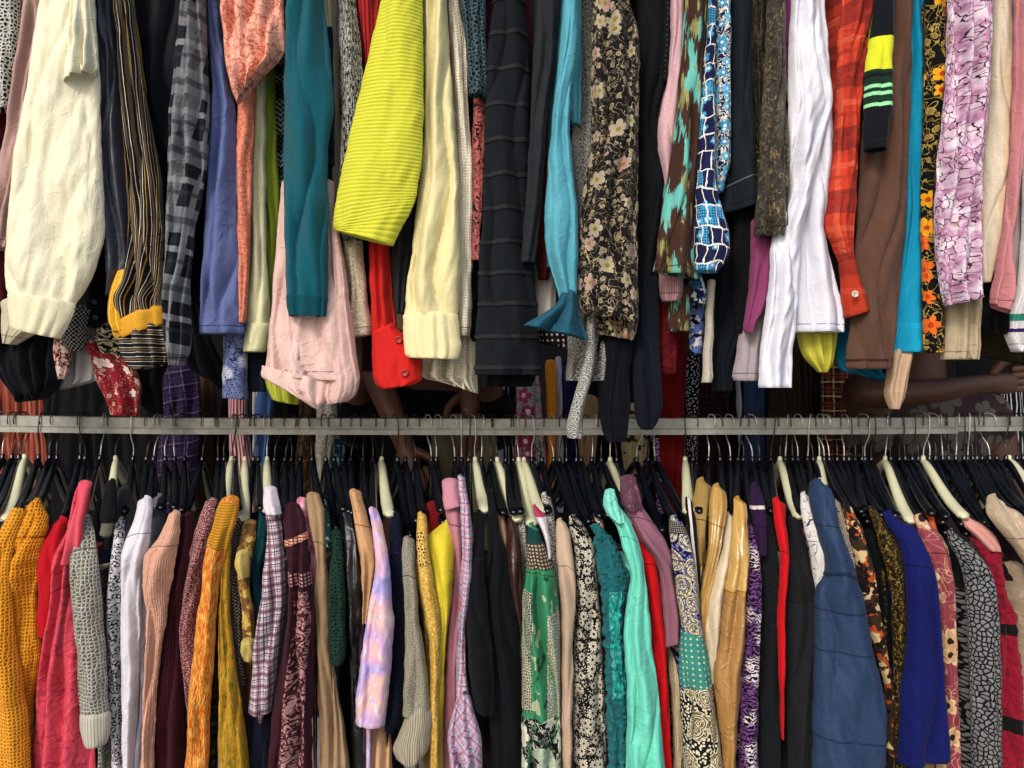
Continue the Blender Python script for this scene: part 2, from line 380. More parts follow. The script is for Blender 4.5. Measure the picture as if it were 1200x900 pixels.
    if closed_top:
        r0 = R[0]; xm = (r0[0]+r0[2])/2; w0 = r0[2]-r0[0]; cap = min(8.0, w0*.33)
        for q in (.1, .45, .72, .9, .98):
            hgt = cap*math.sqrt(max(0, 1-q*q)); ring((xm-w0/2*q, r0[1]-hgt, xm+w0/2*q, r0[3]-hgt))
            yb = Y+shoulder
            for vi in rings[-1]: V[vi].y = yb+(V[vi].y-yb)*q
    for r in R: ring(r)
    if open_hem:
        r = R[-1]; ring(r, inset=.05, dz=-.0006); ring(r, inset=.10, dz=.004); ring(r, inset=.4, dz=.014)
    for a in range(len(rings)-1):
        A_, B_ = rings[a], rings[a+1]; ua, ub = uvr[a], uvr[a+1]
        for i in range(nu):
            j = (i+1) % nu
            F.append((A_[i], A_[j], B_[j], B_[i])); UV.append((ua[i], ua[i+1], ub[i+1], ub[i]))
    if closed_top: F.append(tuple(reversed(rings[0]))); UV.append([uvr[0][0]]*nu)
    me = mesh(name, V, F, UV)
    o = link(name, me, mat, parent); SURF[o.name] = surf
    return o
def overlay(name, base, mat, parent, v, s=(-1, 1), tilt=0.0, off=.0012, step=2.0, bow=0.0, edge=None):
    """a band, panel or seam sewn on a piece of cloth: follows its folds a millimetre outside"""
    surf = SURF[base.name]; v0, v1 = v
    full = s[0] <= -1 and s[1] >= 1
    ths = [2*PI*i/64 for i in range(64)] if full else None
    if not full:
        a, b = [math.acos(max(-1, min(1, math.copysign(abs(q)**(1/.95), q)))) for q in (s[1], s[0])]
        n = 28; ths = [a+(b-a)*i/n for i in range(n+1)]
    nv = max(2, int(abs(v1-v0)/step)); V = []; F = []; UV = []; rows = []
    vs = [v0]+[v0+(v1-v0)*k/nv for k in range(nv+1)]+[v1]
    for k, vv in enumerate(vs):
        edge_row = (k == 0 or k == len(vs)-1); ids = []; us = []
        for i, th in enumerate(ths):
            fx = math.cos(th); e = -.0008 if (edge_row or (not full and i in (0, len(ths)-1))) else off
            p, u = surf(vv+tilt*fx+bow*(1-fx*fx), th, e); ids.append(len(V)); V.append(p); us.append(u)
        if full: us.append((us[0][0]+3.3, us[0][1]))
        rows.append((ids, us))
    n = len(ths)
    for a in range(len(rows)-1):
        A_, ua = rows[a]; B_, ub = rows[a+1]
        for i in range(n if full else n-1):
            j = (i+1) % n; F.append((A_[i], A_[j], B_[j], B_[i])); UV.append((ua[i], ua[i+1], ub[i+1], ub[i]))
    o = link(name, mesh(name, V, F, UV), mat, parent)
    return o
def disc_button(px, py, Y, mat, parent, r=.0055, holes=4):
    c = at(px, py, Y); V = []; F = []; n = 20
    prof = [(0,-.0008),(.55,-.0008),(.68,-.0022),(.9,-.0024),(1,-.0012),(1,.0012),(0,.0012)]
    for q, (a, b) in enumerate(prof):
        for i in range(n):
            th = 2*PI*i/n; V.append(c+Vector((r*a*math.cos(th), b, r*a*math.sin(th))))
    for q in range(len(prof)-1):
        for i in range(n):
            j = (i+1)%n; F.append((q*n+i, q*n+j, (q+1)*n+j, (q+1)*n+i))
    b = link('button', mesh('button', V, F), mat, parent)
    # four little stitched thread marks
    V = []; F = []
    for dx, dz in ((-1,-1),(1,-1),(-1,1),(1,1)):
        k = len(V); o = c+Vector((dx*r*.24, -.0011, dz*r*.24)); e = r*.11
        V += [o+Vector((-e,0,-e)), o+Vector((e,0,-e)), o+Vector((e,0,e)), o+Vector((-e,0,e))]; F.append((k,k+1,k+2,k+3))
    link('thread_hole', mesh('thread_hole', V, F), DARK, b, False).location = (0,0,0)
    return b
def sweep(P, Rd, n=10, flat=None, close=True):
    """tube along points P with radii Rd (or (rx, rz) pairs)"""
    V = []; F = []; up = Vector((1,0,0)); N = len(P)
    for i, p in enumerate(P):
        p = Vector(p); t = (Vector(P[min(i+1,N-1)])-Vector(P[max(i-1,0)])).normalized()
        a = up-(up.dot(t))*t
        if a.length < 1e-4: a = Vector((0,0,1))
        a.normalize(); b = t.cross(a); r = Rd[i]; r = r if isinstance(r, tuple) else (r, r)
        for k in range(n):
            th = 2*PI*k/n; V.append(p+a*math.cos(th)*r[0]+b*math.sin(th)*r[1])
        up = a
    for i in range(N-1):
        for k in range(n):
            j = (k+1)%n; F.append((i*n+k, i*n+j, (i+1)*n+j, (i+1)*n+k))
    if close: F.append(tuple(reversed(range(n)))); F.append(tuple((N-1)*n+k for k in range(n)))
    return V, F
def smooth_path(P, n=6):
    P = [Vector(p) for p in P]; out = []
    for i in range(len(P)-1):
        a = P[max(i-1,0)]; b = P[i]; c = P[i+1]; d = P[min(i+2,len(P)-1)]
        for j in range(n):
            t = j/n; out.append(Vector([cr(a[q], b[q], c[q], d[q], t) for q in range(3)]))
    out.append(P[-1]); return out
DARK = hard('dark_thread', '#161414', .8)
BUTTON = {}
GARM = []        # (short, rack, top x, top y)
def rib_in(k): return bool(k.get('rib'))
def G(name, short, tail, rack, L, rows, mat, cat=None, parts=(), cuff=None, buttons=(), bcol='#20222a', br=.0055, group=None, body=True, part='sleeve', dy=0.0, **k):
    """one garment = one thing. rows: side seams of its front piece (measured on the photograph)."""
    Y = LY[L]+dy; R = norm_rows(rows)
    if rack == 'U' and R[0][1] <= -20:
        r = R[0]; c = (r[0]+r[2])/2; w = (r[2]-r[0])
        R = [(c-w*.45, -130.0, c+w*.45, -130.0)]+R
    if rack == 'L' and R[0][1] == R[0][3]:
        a_ = R[0]; w_ = a_[2]-a_[0]; k_ = max(-1, min(1, ((a_[0]+a_[2])/2-340)/260))*min(9.0, w_*.5)
        R[0] = (a_[0], a_[1]-min(0, k_)*.75-max(0, k_)*.2, a_[2], a_[3]+max(0, k_)*.75+min(0, k_)*.2)
        if len(R) > 1 and R[1][1] < max(R[0][1], R[0][3])+5: R[1] = (R[1][0], max(R[0][1], R[0][3])+5, R[1][2], max(R[0][1], R[0][3])+5)
        if len(R) > 2 and R[2][1] <= R[1][1]+2: R.pop(2)
    xm = (R[0][0]+R[0][2])/2; ym = (R[0][1]+R[0][3])/2
    root = empty(name, at(xm, ym, Y))
    tag(root, short+' '+tail, cat or name.replace('_', ' '), group or {'U':'garments hanging from the upper rack','L':'garments hanging on the lower rack','B':'garments on the racks behind'}[rack])
    sh = .055 if rack == 'L' else 0.0
    kk = dict(shoulder=sh); kk.update(k)
    if cuff: kk.setdefault('calm', 22.0)
    main = cloth(part, R, Y, mat, root, **kk)
    if cuff:
        crow, cm = cuff[0], cuff[1]; ck = cuff[2] if len(cuff) > 2 else {}
        cw = max(r[2]-r[0] for r in norm_rows(crow)); cd = dict(hd=min(.022, .007+cw*PX*.24)+.0035, fold=.4, crum=.6); cd.update(ck); cloth('cuff', crow, Y-.004, cm, root, **cd)
    rs_ = random.Random(len(GARM)*31+5); base = mat.get('base', '')
    if base.startswith('#') and rack in 'UL' and L <= 2:
        cc = [int(base[q:q+2], 16) for q in (1, 3, 5)]; dk = '#%02x%02x%02x' % tuple(int(v*.62) if sum(cc) > 120 else min(255, int(v*1.5)+12) for v in cc)
        tm = M('plain', dk, s=1, wr=.2, seed=1.0)
        w_ = R[-1][2]-R[-1][0]
        if not cuff and w_ > 12 and rack == 'U' and R[-1][1] < 520 and name not in ('scarf',) and not rib_in(k):
            yy = (R[-1][1]+R[-1][3])/2; overlay('hem_stitching', main, tm, root, (yy-9.0, yy-8.1), off=.0003, step=.5, tilt=(R[-1][3]-R[-1][1])/2*0)
        if rack == 'L' and ym < 640 and (R[1][2]-R[1][0]) > 11 and name not in ('top', 'scarf'):
            yy = ym+rs_.uniform(34, 62); overlay('shoulder_seam', main, tm, root, (yy, yy+1.1), off=.0002, step=.5, tilt=rs_.uniform(1, 4)*(1 if xm > 340 else -1), bow=rs_.uniform(-5, -1))
    for pt in parts:
        pn, pl, pr, pm = pt[:4]; pk = dict(pt[4]) if len(pt) > 4 else {}
        if isinstance(pr, dict): overlay(pn, main, pm, root, **pr); continue
        dyp = pk.pop('dy', 0.0)
        cloth(pn, pr, LY[pl]+dyp, pm, root, **pk)
    for (bx, by, *bz) in buttons:                       # sewn on the front of the cuff
        if bcol not in BUTTON: BUTTON[bcol] = hard('button_'+bcol[1:], bcol, .3)
        w = 30
        disc_button(bx, by, Y-(bz[0] if bz else .032), BUTTON[bcol], root, br)
    if body and rack in 'UL':
        # the rest of the garment, hanging edge-on behind the piece one sees
        if rack == 'U': y0, y1 = R[0][1], min(max(R[-1][1], R[-1][3])-45, 330)
        else: y0, y1 = max(ym+75, 668), 930
        if y1-y0 > 60:
            def wat(y):
                for a, b in zip(R, R[1:]):
                    if a[1] <= y <= b[1] and b[1] > a[1]:
                        t = (y-a[1])/(b[1]-a[1]); return a[0]+(b[0]-a[0])*t, a[2]+(b[2]-a[2])*t
                return (R[-1][0], R[-1][2]) if y > R[-1][1] else (R[0][0], R[0][2])
            br_ = []
            for q in range(5):
                y = y0+(y1-y0)*q/4; a, b = wat(y); c = (a+b)/2; h = min(7.0, (b-a)*.3)
                # centre lies .15 m further back along the hanger's direction
                yc = Y+.17; s0 = (CAM_D+Y)/CAM_D; s1 = (CAM_D+yc)/CAM_D
                cx = 600+((c-600)*s0 - .17*HDIR/PX)/s1; cy = 450+(y-450)*s0/s1
                br_.append((cx-h, cy, cx+h, cy))
            cloth('body_panel', br_, Y+.17, mat, root, hd=.135, fold=.6, dirx=-HDIR, wob=.5, stepx=12, nu=24)
    GARM.append((short, rack, xm if rack != 'L' else xm, ym, L))
    return root
HDIR = .22
# ================================================================== UPPER RACK (left to right, as in the photograph)
T = -40
G('sweater','black and white mesh knit sleeve','at the far left of the upper rack','U',2,[(T,-18,28),(0,-18,26),(60,-18,24),(100,-18,19),(129,-18,15)],M('net','#20222c','#c3c7bd',s=1.0,t=.3,knit=0,bx=2))
G('blouse','dusty mauve draped blouse','between the mesh knit and the big cream sweatshirt sleeve','U',2,[(T,28,62),(0,27,60),(72,21,52),(145,11,40),(202,-2,30),(292,-15,20)],M('plain','#a98982',r=.6),fold=1.4)
G('blouse','dark crimson blouse','at the left edge under the mauve drape','U',3,[(110,-18,12),(180,-18,6),(280,-18,8),(340,-18,12),(378,-14,5)],M('plain','#6d1a2a'))
G('sweatshirt','large cream sweatshirt sleeve','with wide ribbed cuff, leftmost big sleeve of the upper rack','U',0,
  [(T,52,112),(0,47,111),(87,34,117),(173,18,119),(260,9,123),(289,8,120),(327,6,107),(10,346,88,359)],M('plain','#dcd8bd',wr=.9,sh=.5,cz=.3),nf=1.6,crum=1.7,
  cuff=([(9,345,89,357),(9,360,84,374),(10,384,72,397)],M('stripe','#d8d4b6','#cbc7a8',ax='u',w=[1,1],s=1.2,wob=0),{'fold':.3}),
  parts=[('shoulder_flap',0,[(T,82,112),(0,84,111),(50,80,114),(80,75,116),(75,97,112,86)],M('plain','#dedabf',wr=1.1,cz=.3),{'dy':-.022,'fold':1.2,'crum':1.8})])
G('jacket','slate navy satin jacket','right of the cream sweatshirt sleeve','U',1,[(T,110,136),(0,111,133),(116,117,142),(202,121,150),(312,124,152),(335,125,142),(346,125,134)],M('plain','#3b3f50',r=.38,sp=.5,wr=.6),fold=1.3,nf=1.5)
G('coat','black coat cuff with two buttons','below the cream cuff on the upper rack','U',3,[(265,108,130),(330,104,128),(355,102,128),(384,100,128)],M('plain','#171b26'),buttons=[(111,354,.026),(112.5,372,.026)],bcol='#2e3442',body=False)
G('dress','black velvet dress','in the gap between the satin jacket and the striped blouse','U',3,[(T,124,156),(260,130,158)],M('plain','#14161f',sh=.8))
SC = ['#262124','#e4dcc6','#262124','#6d5b48','#262124','#e4dcc6','#262124','#a87f2e','#262124']
G('blouse','striped balloon sleeve blouse','black and brown pinstripes with a mustard gathered band','U',1,
  [(T,130,149),(0,133,155),(58,138,163),(130,143,174),(202,149,188),(260,152,192),(300,150,192),(330,142,192),(127,352,191,352),(127,379,192,362)],M('stripe',*SC,ax='u',w=[3,.7,2,3,2,.7,3,1.2,2],s=.75,wr=.8,wob=2),nf=2.6,fold=1.2,
  cuff=([(130,382,193,362),(133,393,194,373),(139,399,195,380)],M('plain','#c8922a')),
  parts=[('gathered_frill',1,[(139,398,195,379),(141,412,197,398),(147,425,197,412),(156,434,196,427)],M('stripe',*SC[:7],ax='v',w=[3,.7,2,3,2,.7,3],s=.72),{'fold':1.6,'dy':-.004}),
         ('side_gusset',1,[(320,138,152),(345,129,150),(375,127,148),(388,131,150)],M('stripe','#d39a28','#e8b63a','#7a5a20',ax='u',w=[3,2,.6],s=1.2),{'dy':-.012})])
G('top','mustard yellow satin top','showing as a thin sliver above the striped blouse','U',2,[(T,144,158),(0,144,157),(50,152,164),(100,162,170),(128,168,173)],M('plain','#b8912e',r=.4))
G('dress','plain black draped dress','behind the grey plaid shirt on the upper rack','U',3,[(T,146,222),(0,146,222),(100,160,212),(200,178,206),(300,186,206)],M('plain','#1b242b',r=.7),nf=2.2,fold=1.1)
G('shirt','grey and black plaid flannel shirt','with a frayed cuff hanging over the dark clothes','U',0,
  [(T,216,243),(0,213,241),(58,206,243),(124,199,246),(173,197,245),(215,196,240),(260,194,231),(320,192,224),(360,191,223),(405,194,224),(428,197,216)],M('plaid','#262930','#7c7e83','#7d8084','#3c4047',s=5.6,rot=9,wr=.9),crum=1.9,fold=1.1)
G('dress','long black velvet dress','between the grey plaid shirt and the periwinkle skirt','U',3,[(200,222,252),(300,222,244),(380,222,242),(430,222,262),(250,446,268,462)],M('plain','#10121a'))
G('skirt','periwinkle blue cotton skirt','left of the coral lace blouse','U',1,[(T,242,258),(0,242,257),(87,247,266),(130,247,276),(200,244,279),(260,240,279),(330,236,282),(386,234,286),(391,234,287)],M('plain','#5a6796',wr=1.0),nf=2,fold=1.2)
G('blouse','coral lace short sleeve blouse','with a scalloped hem, left of the teal sweater sleeve','U',0,
  [(T,257,336),(0,258,333),(45,262,334),(266,84,331,66),(272,104,316,82),(279,122,298,96)],M('lace','#efb8a2','#e39a84','#c06a55',s=.9,r=.6,wr=.8),crum=2.4,fold=1.5,nf=3.4)
G('blouse','long coral textured sleeve blouse','hanging under the coral lace one','U',1,[(80,284,300),(126,279,299),(190,278,297),(260,279,294),(355,281,290),(378,281,288)],M('lace','#d98d74','#d07d63','#b45b46',s=.5),nf=1)
G('sweater','pale cream sweater with ribbed cuff','narrow, beside the coral sleeve','U',2,[(70,300,312),(150,297,312),(240,294,312),(315,290,314),(350,289,316),(383,288,317)],M('plain','#d6d6ae'),
  cuff=([(383,288,317),(398,286,315),(412,284,312)],M('plain','#cfcfa4')))
G('top','lime green long top','a narrow strip left of the teal sleeve','U',3,[(60,306,322),(160,306,324),(240,308,328),(314,312,325),(372,314,320)],M('plain','#a7b83c'),nf=1.5)
G('cardigan','black and white zigzag cardigan','a sliver between the lime strip and the teal sleeve','U',4,[(50,312,340),(240,318,340)],M('tribal','#17181a','#c9c9c0'))
G('sweater','teal wool sweater sleeve','long and straight with a ribbed cuff','U',0,[(T,337,380),(0,336,380),(72,333,388),(130,333,391),(173,332,385),(260,333,385),(345,336,384),(370.5,339,382)],M('plain','#0b6272',sh=1.0,sp=.1,knit=1.6,wr=.5),fold=1.1,nf=1.6,
  parts=[('ribbed_cuff',0,{'v':(347,372),'off':.001},M('stripe','#0a5c6b','#074d5a',ax='u',w=[1,1],s=1.0,wob=0))])
G('blouse','cream and navy trimmed blouse','a thin strip right of the teal sleeve','U',2,[(T,377,391),(0,378,389),(100,384,392),(195,384,392)],M('bands','#ddd0a8','#26355c',st=[(-100,0),(31,1)]))
G('cardigan','plain grey thin cardigan','a narrow edge left of the marled knit','U',2,[(T,386,399),(0,387,398),(150,389,399),(290,388,400),(385,386,398)],M('plain','#8d8b80'),dy=.012)
G('cardigan','black and white marled cardigan','left of the neon yellow sleeve','U',1,[(T,395,420),(0,396,417),(60,398,424),(100,399,426),(150,399,424),(210,398,412),(262,398,408)],M('marl','#16181a','#c4c3b9',s=1.6,sx=1.6,sy=.3,bx=2.5,knit=3),crum=1.5,dy=.01)
G('blouse','beige lace blouse with scalloped hem','below the marled cardigan on the upper rack','U',2,[(225,398,420),(270,400,424),(340,405,430),(400,388,436,382),(406,396,436,392)],M('lace','#b5a68c','#9d8f78','#cfc4ad',s=.6))
G('top','black lurex fringed top','showing just under the hem of the neon yellow sleeve','U',1,[(240,398,432),(268,400,430),(281,403,424)],M('marl','#15181a','#3c5248','#7d8a80',s=1.2),fold=2,dy=.008)
G('shirt','pale blush pink shirt','with rounded tail hanging open below the teal sleeve','U',1,
  [(215,330,392),(260,326,393),(306,322,402),(370,317,411),(430,311,418),(308,441,419,447)],M('plain','#d2b2ab',wr=1.0,r=.7),nf=3.2,fold=1.3,body=False,part='front_panel',
  parts=[('shirt_tail',1,[(307,428,385,446),(307,442,383,462),(320,449,380,471),(345,463,376,476),(360,472,374,480)],M('plain','#d6b7b0',wr=1.0),{'dy':-.012,'fold':.6,'closed_top':False}),
         ('button_placket',1,[(352,349,357),(400,343,352),(440,337,347)],M('plain','#d9bab3'),{'dy':-.03,'fold':.3,'hd':.003}),
         ('back_tail',1,[(260,386,394),(298,388,402),(370,390,412),(440,384,421),(453,382,420),(380,462,416,464),(383,474,408,470)],M('plain','#caa9a2',wr=1.0),{'dy':-.004,'fold':1})],
  buttons=[(350,458,.04)],bcol='#cfaea6',br=.004)
G('sweater','lime green ribbed sweater hem','peeping out below the blush pink shirt','U',3,[(430,310,352),(312,452,352,460),(318,468,350,474)],M('stripe','#b5bf45','#98a232',ax='u',w=[1,1],s=1.6,wob=0),body=False)
G('sweater','bright red ribbed sweater','between the marled cardigan and the neon yellow sleeve','U',2,[(T,411,452),(0,413,448),(60,424,440),(100,428,436)],M('stripe','#b52a2e','#8c1b22',ax='u',w=[2,1],s=1.6,wob=1))
G('cardigan','dark maroon cardigan','a shadowy strip left of the red buttoned cuff','U',4,[(262,420,446),(340,424,446),(435,424,440)],M('plain','#4a1418'))
G('shirt','red pleated shirt with buttoned cuff','hanging below the neon yellow sleeve','U',2,[(262,431,456),(340,434,459),(372,435,463),(393,436,464)],M('plain','#c3241f'),nf=3,fold=1.4,
  cuff=([(436,393,464,384),(436,404,480,398),(436,414,493,413),(437,440,494,438),(440,450,494,446),(447,456,484,451)],M('plain','#c8231f'),{'fold':.25}),buttons=[(467,398,.033),(474,437,.034)],bcol='#b01f20',br=.0072,body=False)
G('sweater','neon yellow ribbed sweater sleeve','wide, tapering, with horizontal ribs','U',0,[(T,453,495),(0,447,495),(95,424.5,496),(173,407,495),(217,397,490),(391,262,482,245),(391,270,461,288)],M('plain','#c3c43a',sh=.8,wr=.35,sp=.15,knit=0),
  rib=(4.3,.0016,'v'),fold=.5,nf=1.2,crum=.8,nu=72)
G('top','charcoal straight sleeve top','between the yellow sleeve and the butter cream shirt','U',2,[(205,456,494),(300,459,482),(367,463,474)],M('plain','#35383b'))
G('blouse','pale cream narrow cuff blouse','tip showing under the charcoal sleeve','U',3,[(300,458,472),(386,462,471)],M('plain','#d8c4a8'))
G('shirt','butter cream shirt sleeve','with a turned buttonless cuff, right of the neon yellow sleeve','U',1,[(T,494,526),(0,495,524),(116,497,531),(170,496,536),(225,490,539),(260,486,540),(298,482,541),(340,476,539),(371,473,537)],M('plain','#d8ce9c',r=.65,wr=.8,cz=.15),fold=1.1,nf=2,
  cuff=([(371,472,537),(395,473,539),(474,414,541,405),(478,419,538,421)],M('plain','#ddd3a4'),{'fold':.35}))
G('sweater','ivory basket weave knit sleeve','with a narrow cuff beside the butter cream shirt','U',2,[(T,522,541),(0,524,539),(58,528,547),(130,532,549),(202,536,555),(270,535,554),(340,532,553),(384,531,552),(393,533,550)],M('net','#cfc6ae','#eee6cf',s=.75,rnd=.15,t=.35,bx=1.5))
G('cardigan','ecru knitted cardigan','gathered hem sagging behind the basket weave sleeve','U',3,[(360,498,558),(400,496,558),(430,494,560),(495,442,560,448),(522,449,561,461)],M('net','#c3baa0','#e2dbc6',s=.8,rnd=.5,t=.3),crum=2.2,fold=1.8)
G('sweater','dark teal crochet sweater','short sleeve edge between the ivory knit and the charcoal dress','U',1,[(T,538,572),(0,539,570),(43,545,570),(85,548,571),(112,550,570)],M('net','#14232a','#4a636a',s=1.1,t=.25,bx=2),crum=1.5)
G('top','black jersey top','short dark strip under the teal crochet sweater','U',3,[(80,546,572),(125,549,566)],M('plain','#15191c'))
G('blouse','burgundy plain blouse','showing on both sides of the charcoal dress top','U',3,[(T,564,630),(0,566,629),(60,570,624),(92,572,618)],M('plain','#722c3a'))
G('blouse','pink and black scroll print blouse','a thin strip left of the charcoal seamed dress','U',2,[(112,555,570),(200,553,569),(305,552,562)],M('lineart','#a85c58','#2a1216',s=.5,t=.2))
G('top','dark navy sleeve with piping','just below the scroll print strip','U',3,[(290,548,566),(385,548,562),(400,552,560)],M('plain','#1c2634'))
G('dress','charcoal knit dress with seams','long, crossed by fringed horizontal seams','U',1,
  [(T,581,612),(0,579,614),(58,571,619),(110,569,621),(173,568,620),(260,565,617),(298,562,621),(345,560,628),(413,557,632),(439,556,635)],M('plain','#2a2e31',sh=.3,wr=.5,knit=1.8,sp=.05),nf=1.6,fold=.9,
  parts=[('fringed_seam',1,{'v':(ys-2.4,ys+2.4),'off':.0022,'step':1.2},M('marl','#1c1f21','#2b2f31','#5b6061',s=.7,sx=1.4,sy=1.6,bx=6)) for ys,xa,xb in
   [(3,579,614),(43,574,617),(84,571,620),(126,569.5,621),(167,569,620.5),(207,567.5,619),(246,566.5,617.5),(285,563.5,620),(321,562,625),(357,560.5,629),(395,559,631),(431,557,634)]])
G('skirt','black underskirt','its hem just below the charcoal seamed dress','U',3,[(400,562,628),(440,560,628),(453,562,624)],M('plain','#111319'))
G('shirt','charcoal smooth shirt sleeve','left of the sky blue shirt','U',0,[(T,631,657),(0,630,655),(66,625,651),(130,622,643),(173,620,639),(246,615,634),(308,611,628)],M('plain','#33363d',wr=.6),dy=.02,nf=1.6)
G('blouse','wine red narrow blouse','between the charcoal shirt and the sky blue shirt','U',2,[(40,640,656),(170,632,652),(250,626,648),(327,630,644)],M('plain','#6a1c26'))
G('top','white gathered top','small patch beneath the wine red blouse','U',3,[(300,627,658),(340,627,652),(375,626,650)],M('plain','#cfcac6'),nf=3)
G('shirt','sky blue chambray shirt','with flared open cuff like a fish tail','U',0,[(T,662,680),(0,661,679),(58,656,676),(130,648,668),(188,643,671),(240,639,676),(270,638,678),(300,641,677),(330,650,677),(352,656,676)],M('plain','#519bad',wr=1.1,r=.6),dy=-.012,nf=1.7,fold=1.1,
  cuff=([(346,656,677),(652,356,678,361),(640,365,681,374),(627,373,685,386),(613,381,690,398)],M('plain','#235c72',wr=1.2),{'fold':2.6,'nf':2,'wob':.2,'stepx':2,'hd':.02}),
  parts=[('back_yoke',1,[(T,676,682),(40,672,682),(72,668,682),(110,667,682),(146,670,680)],M('plain','#4f98aa'))])
G('dress','dark polka dot dress','gathered hem under the sky blue cuff','U',3,[(375,628,668),(392,629,672),(632,402,672,408)],M('dots','#241216','#b8a49c',s=1.3,t=.25),fold=1.6)
G('cardigan','grey marled cardigan','with a long sleeve dangling in front of the rail','U',2,[(T,678,697),(0,678,696),(130,677,695),(173,669,695),(200,671,695),(260,678,695),(330,676,700)],M('marl','#2a2b2b','#7f807c','#c6c5be',s=1.1,sx=1.5,sy=.5,bx=1.5),
  parts=[('hem_panel',2,[(350,668,738),(400,665,739),(430,664,737),(446,664,736)],M('marl','#232424','#6f706c','#c6c5be',s=1.2,sx=.5,sy=1.5,bx=1.5),{'fold':1.2}),
         ('dangling_sleeve',0,[(350,689,698),(368,688,697.5),(413,686,697.5),(448,677,692),(480,668,684),(500,664,683),(513,665,683)],M('marl','#232424','#8a8b86','#d0cfc8',s=1.2,sx=.7,sy=1.3,bx=1.5),{'dy':.015,'fold':1.4})])
G('dress','dark floral print dress','brown black with pink and cream flowers on trailing vines','U',0,
  [(T,692,736),(0,693,737),(38,693,748),(110,692.5,749),(173,692,748),(225,683,748),(260,679,747.5),(327,676,747.5),(357,677,748),(682,368,748,379)],M('floral','#26211e','#a8997c','#a9837e','#a3957a','#7c7430',s=.8,vt=.008,dens=.62,wr=.7,edge='#a09484',d2=.65),nf=2.4,fold=1.2,
  parts=[('folded_hem',1,[(360,688,746),(692,378,747,388),(700,392,742,399)],M('floral','#25211e','#a59678','#b08d88','#bfae8c','#8a7d2e',s=.7,dens=.15),{'fold':1.5})])
G('top','maroon spotted top','tiny sliver at the top right of the dark floral dress','U',3,[(T,742,762),(50,746,756)],M('dots','#4a1424','#22060e',s=.8))
G('sweater','black fine knit sweater','long sleeve right of the dark floral dress','U',2,[(T,744,792),(0,746,787),(87,746,783),(130,746,772),(159,746,772),(202,745,781),(246,745,777),(343,741,768)],M('plain','#1a2026',knit=2),nf=2,fold=1.2)
G('jeans','dark navy long trousers leg','reaching down over the rail edge right of the marled cardigan','U',3,[(330,740,772),(400,741,773),(440,742,775),(476,743,776),(496,747,770),(503,752,765)],M('plain','#141f30'),dy=-.05,fold=1.5,cat='trousers')
G('leggings','black leggings','hanging in front of the rail beside the dangling marled sleeve','U',2,[(395,700,742),(440,701,738),(480,702,738),(505,705,736),(517,712,733)],M('plain','#0e1220'),dy=-.02,fold=1.4)
G('blouse','black eyelet blouse','thin punched edge left of the pink marl sleeve','U',2,[(T,774,790),(60,775,787),(97,772,784)],M('dots','#15181e','#4b5058',s=1.2,t=.2),dy=-.01)
G('sweater','pale pink marl sweater sleeve','narrow, left of the brown and turquoise shirt','U',1,[(T,786,803),(0,786,802),(87,783,797),(139,772,793),(173,771,790),(217,780,786),(235,781,784)],M('marl','#c99ba6','#dcb8c0',s=.7,sx=.2,sy=2),nf=1)
G('shirt','brown and turquoise ikat shirt','wide cuffless sleeve with jagged turquoise flames','U',0,
  [(T,802,831),(0,801,829),(101,796,823),(173,787,818),(246,776,813),(300,768,816),(765,318,819,327)],M('ikat','#57392d','#63b0a6','#8b8a56',s=1),nf=1.7,fold=1.2,
  parts=[('second_cuff',2,[(340,783,811),(352,784,810),(388,782,808)],M('ikat','#57392d','#63b0a6','#8b8a56',s=.7))])
G('sweater','blush ribbed sweater cuffs','two small cuffs below the ikat sleeve','U',2,[(300,772,800),(345,773,800),(353,775,796)],M('stripe','#b78f94','#8f6a70',ax='u',w=[1,1],s=1.2,wob=0),body=False,dy=-.02)
G('blouse','crimson lace blouse','below the blush cuffs, under the ikat shirt','U',3,[(335,766,796),(400,765,794),(431,765,793),(438,768,792)],M('lace','#8e1426','#7a0f20','#5a0a18',s=.7))
G('trousers','bright red trousers','hanging behind the rail under the crimson lace','B',6,[(380,772,804),(440,770,804),(500,772,802),(600,776,802)],M('plain','#8e0f18'),body=False)
G('dress','navy mosaic print dress','with white veins, sky blue flowers and a banded cuff','U',0,
  [(T,831,841),(0,830,839),(58,826,838.5),(101,822,838),(144,819,839),(202,817,838),(225,815,841),(262,813,852)],M('grid','#dedcd4','#252b5c','#3f93be'),nf=1.2,dy=-.01,
  cuff=([(262,813,852),(276,813,855),(298,813,853),(813,317,842,319)],M('grid','#dedcd4','#262c60','#3f93be',seed=4.0),{'fold':.5,'seed':777}),
  parts=[('bodice',0,[(T,838,857),(0,839,856.5),(80,837,856),(144,838,856.5),(190,837,855),(225,841,847)],M('floral','#252b5c','#e4e2da','#3f93be','#58a8cc','#dfe6ea',s=.55,dens=.1,vt=.03,n=4,d2=.6),{'dy':.018}),
         ('cuff_band',0,[(262,812.8,852.5),(276,812.8,855.5),(290,812.8,854)],M('dots','#3d8fbb','#1d4a80',s=.9,t=.3,rnd=.1),{'dy':-.0075,'fold':.5,'open_hem':False,'closed_top':False,'seed':777}),
         ('lower_cuff',2,[(325,806,824),(338,805,828),(356,808,827)],M('blob','#2a6b92','#cfdce0','#1e2c5a',s=.6,t=.5),{'fold':1.4})])
G('dress','navy and white abstract print dress','narrow strip under the mosaic print cuff','U',3,[(350,808,826),(380,807,825),(414,808,822)],M('blob','#171b3a','#c9ccd8','#5a6db0',s=.5,t=.5))
G('sweater','off white cable sleeve','thin, below the mosaic dress, with a tight cuff','U',2,[(330,829,838),(378,826,836),(440,823,835),(448,822,834)],M('plain','#bab4a6',knit=2))
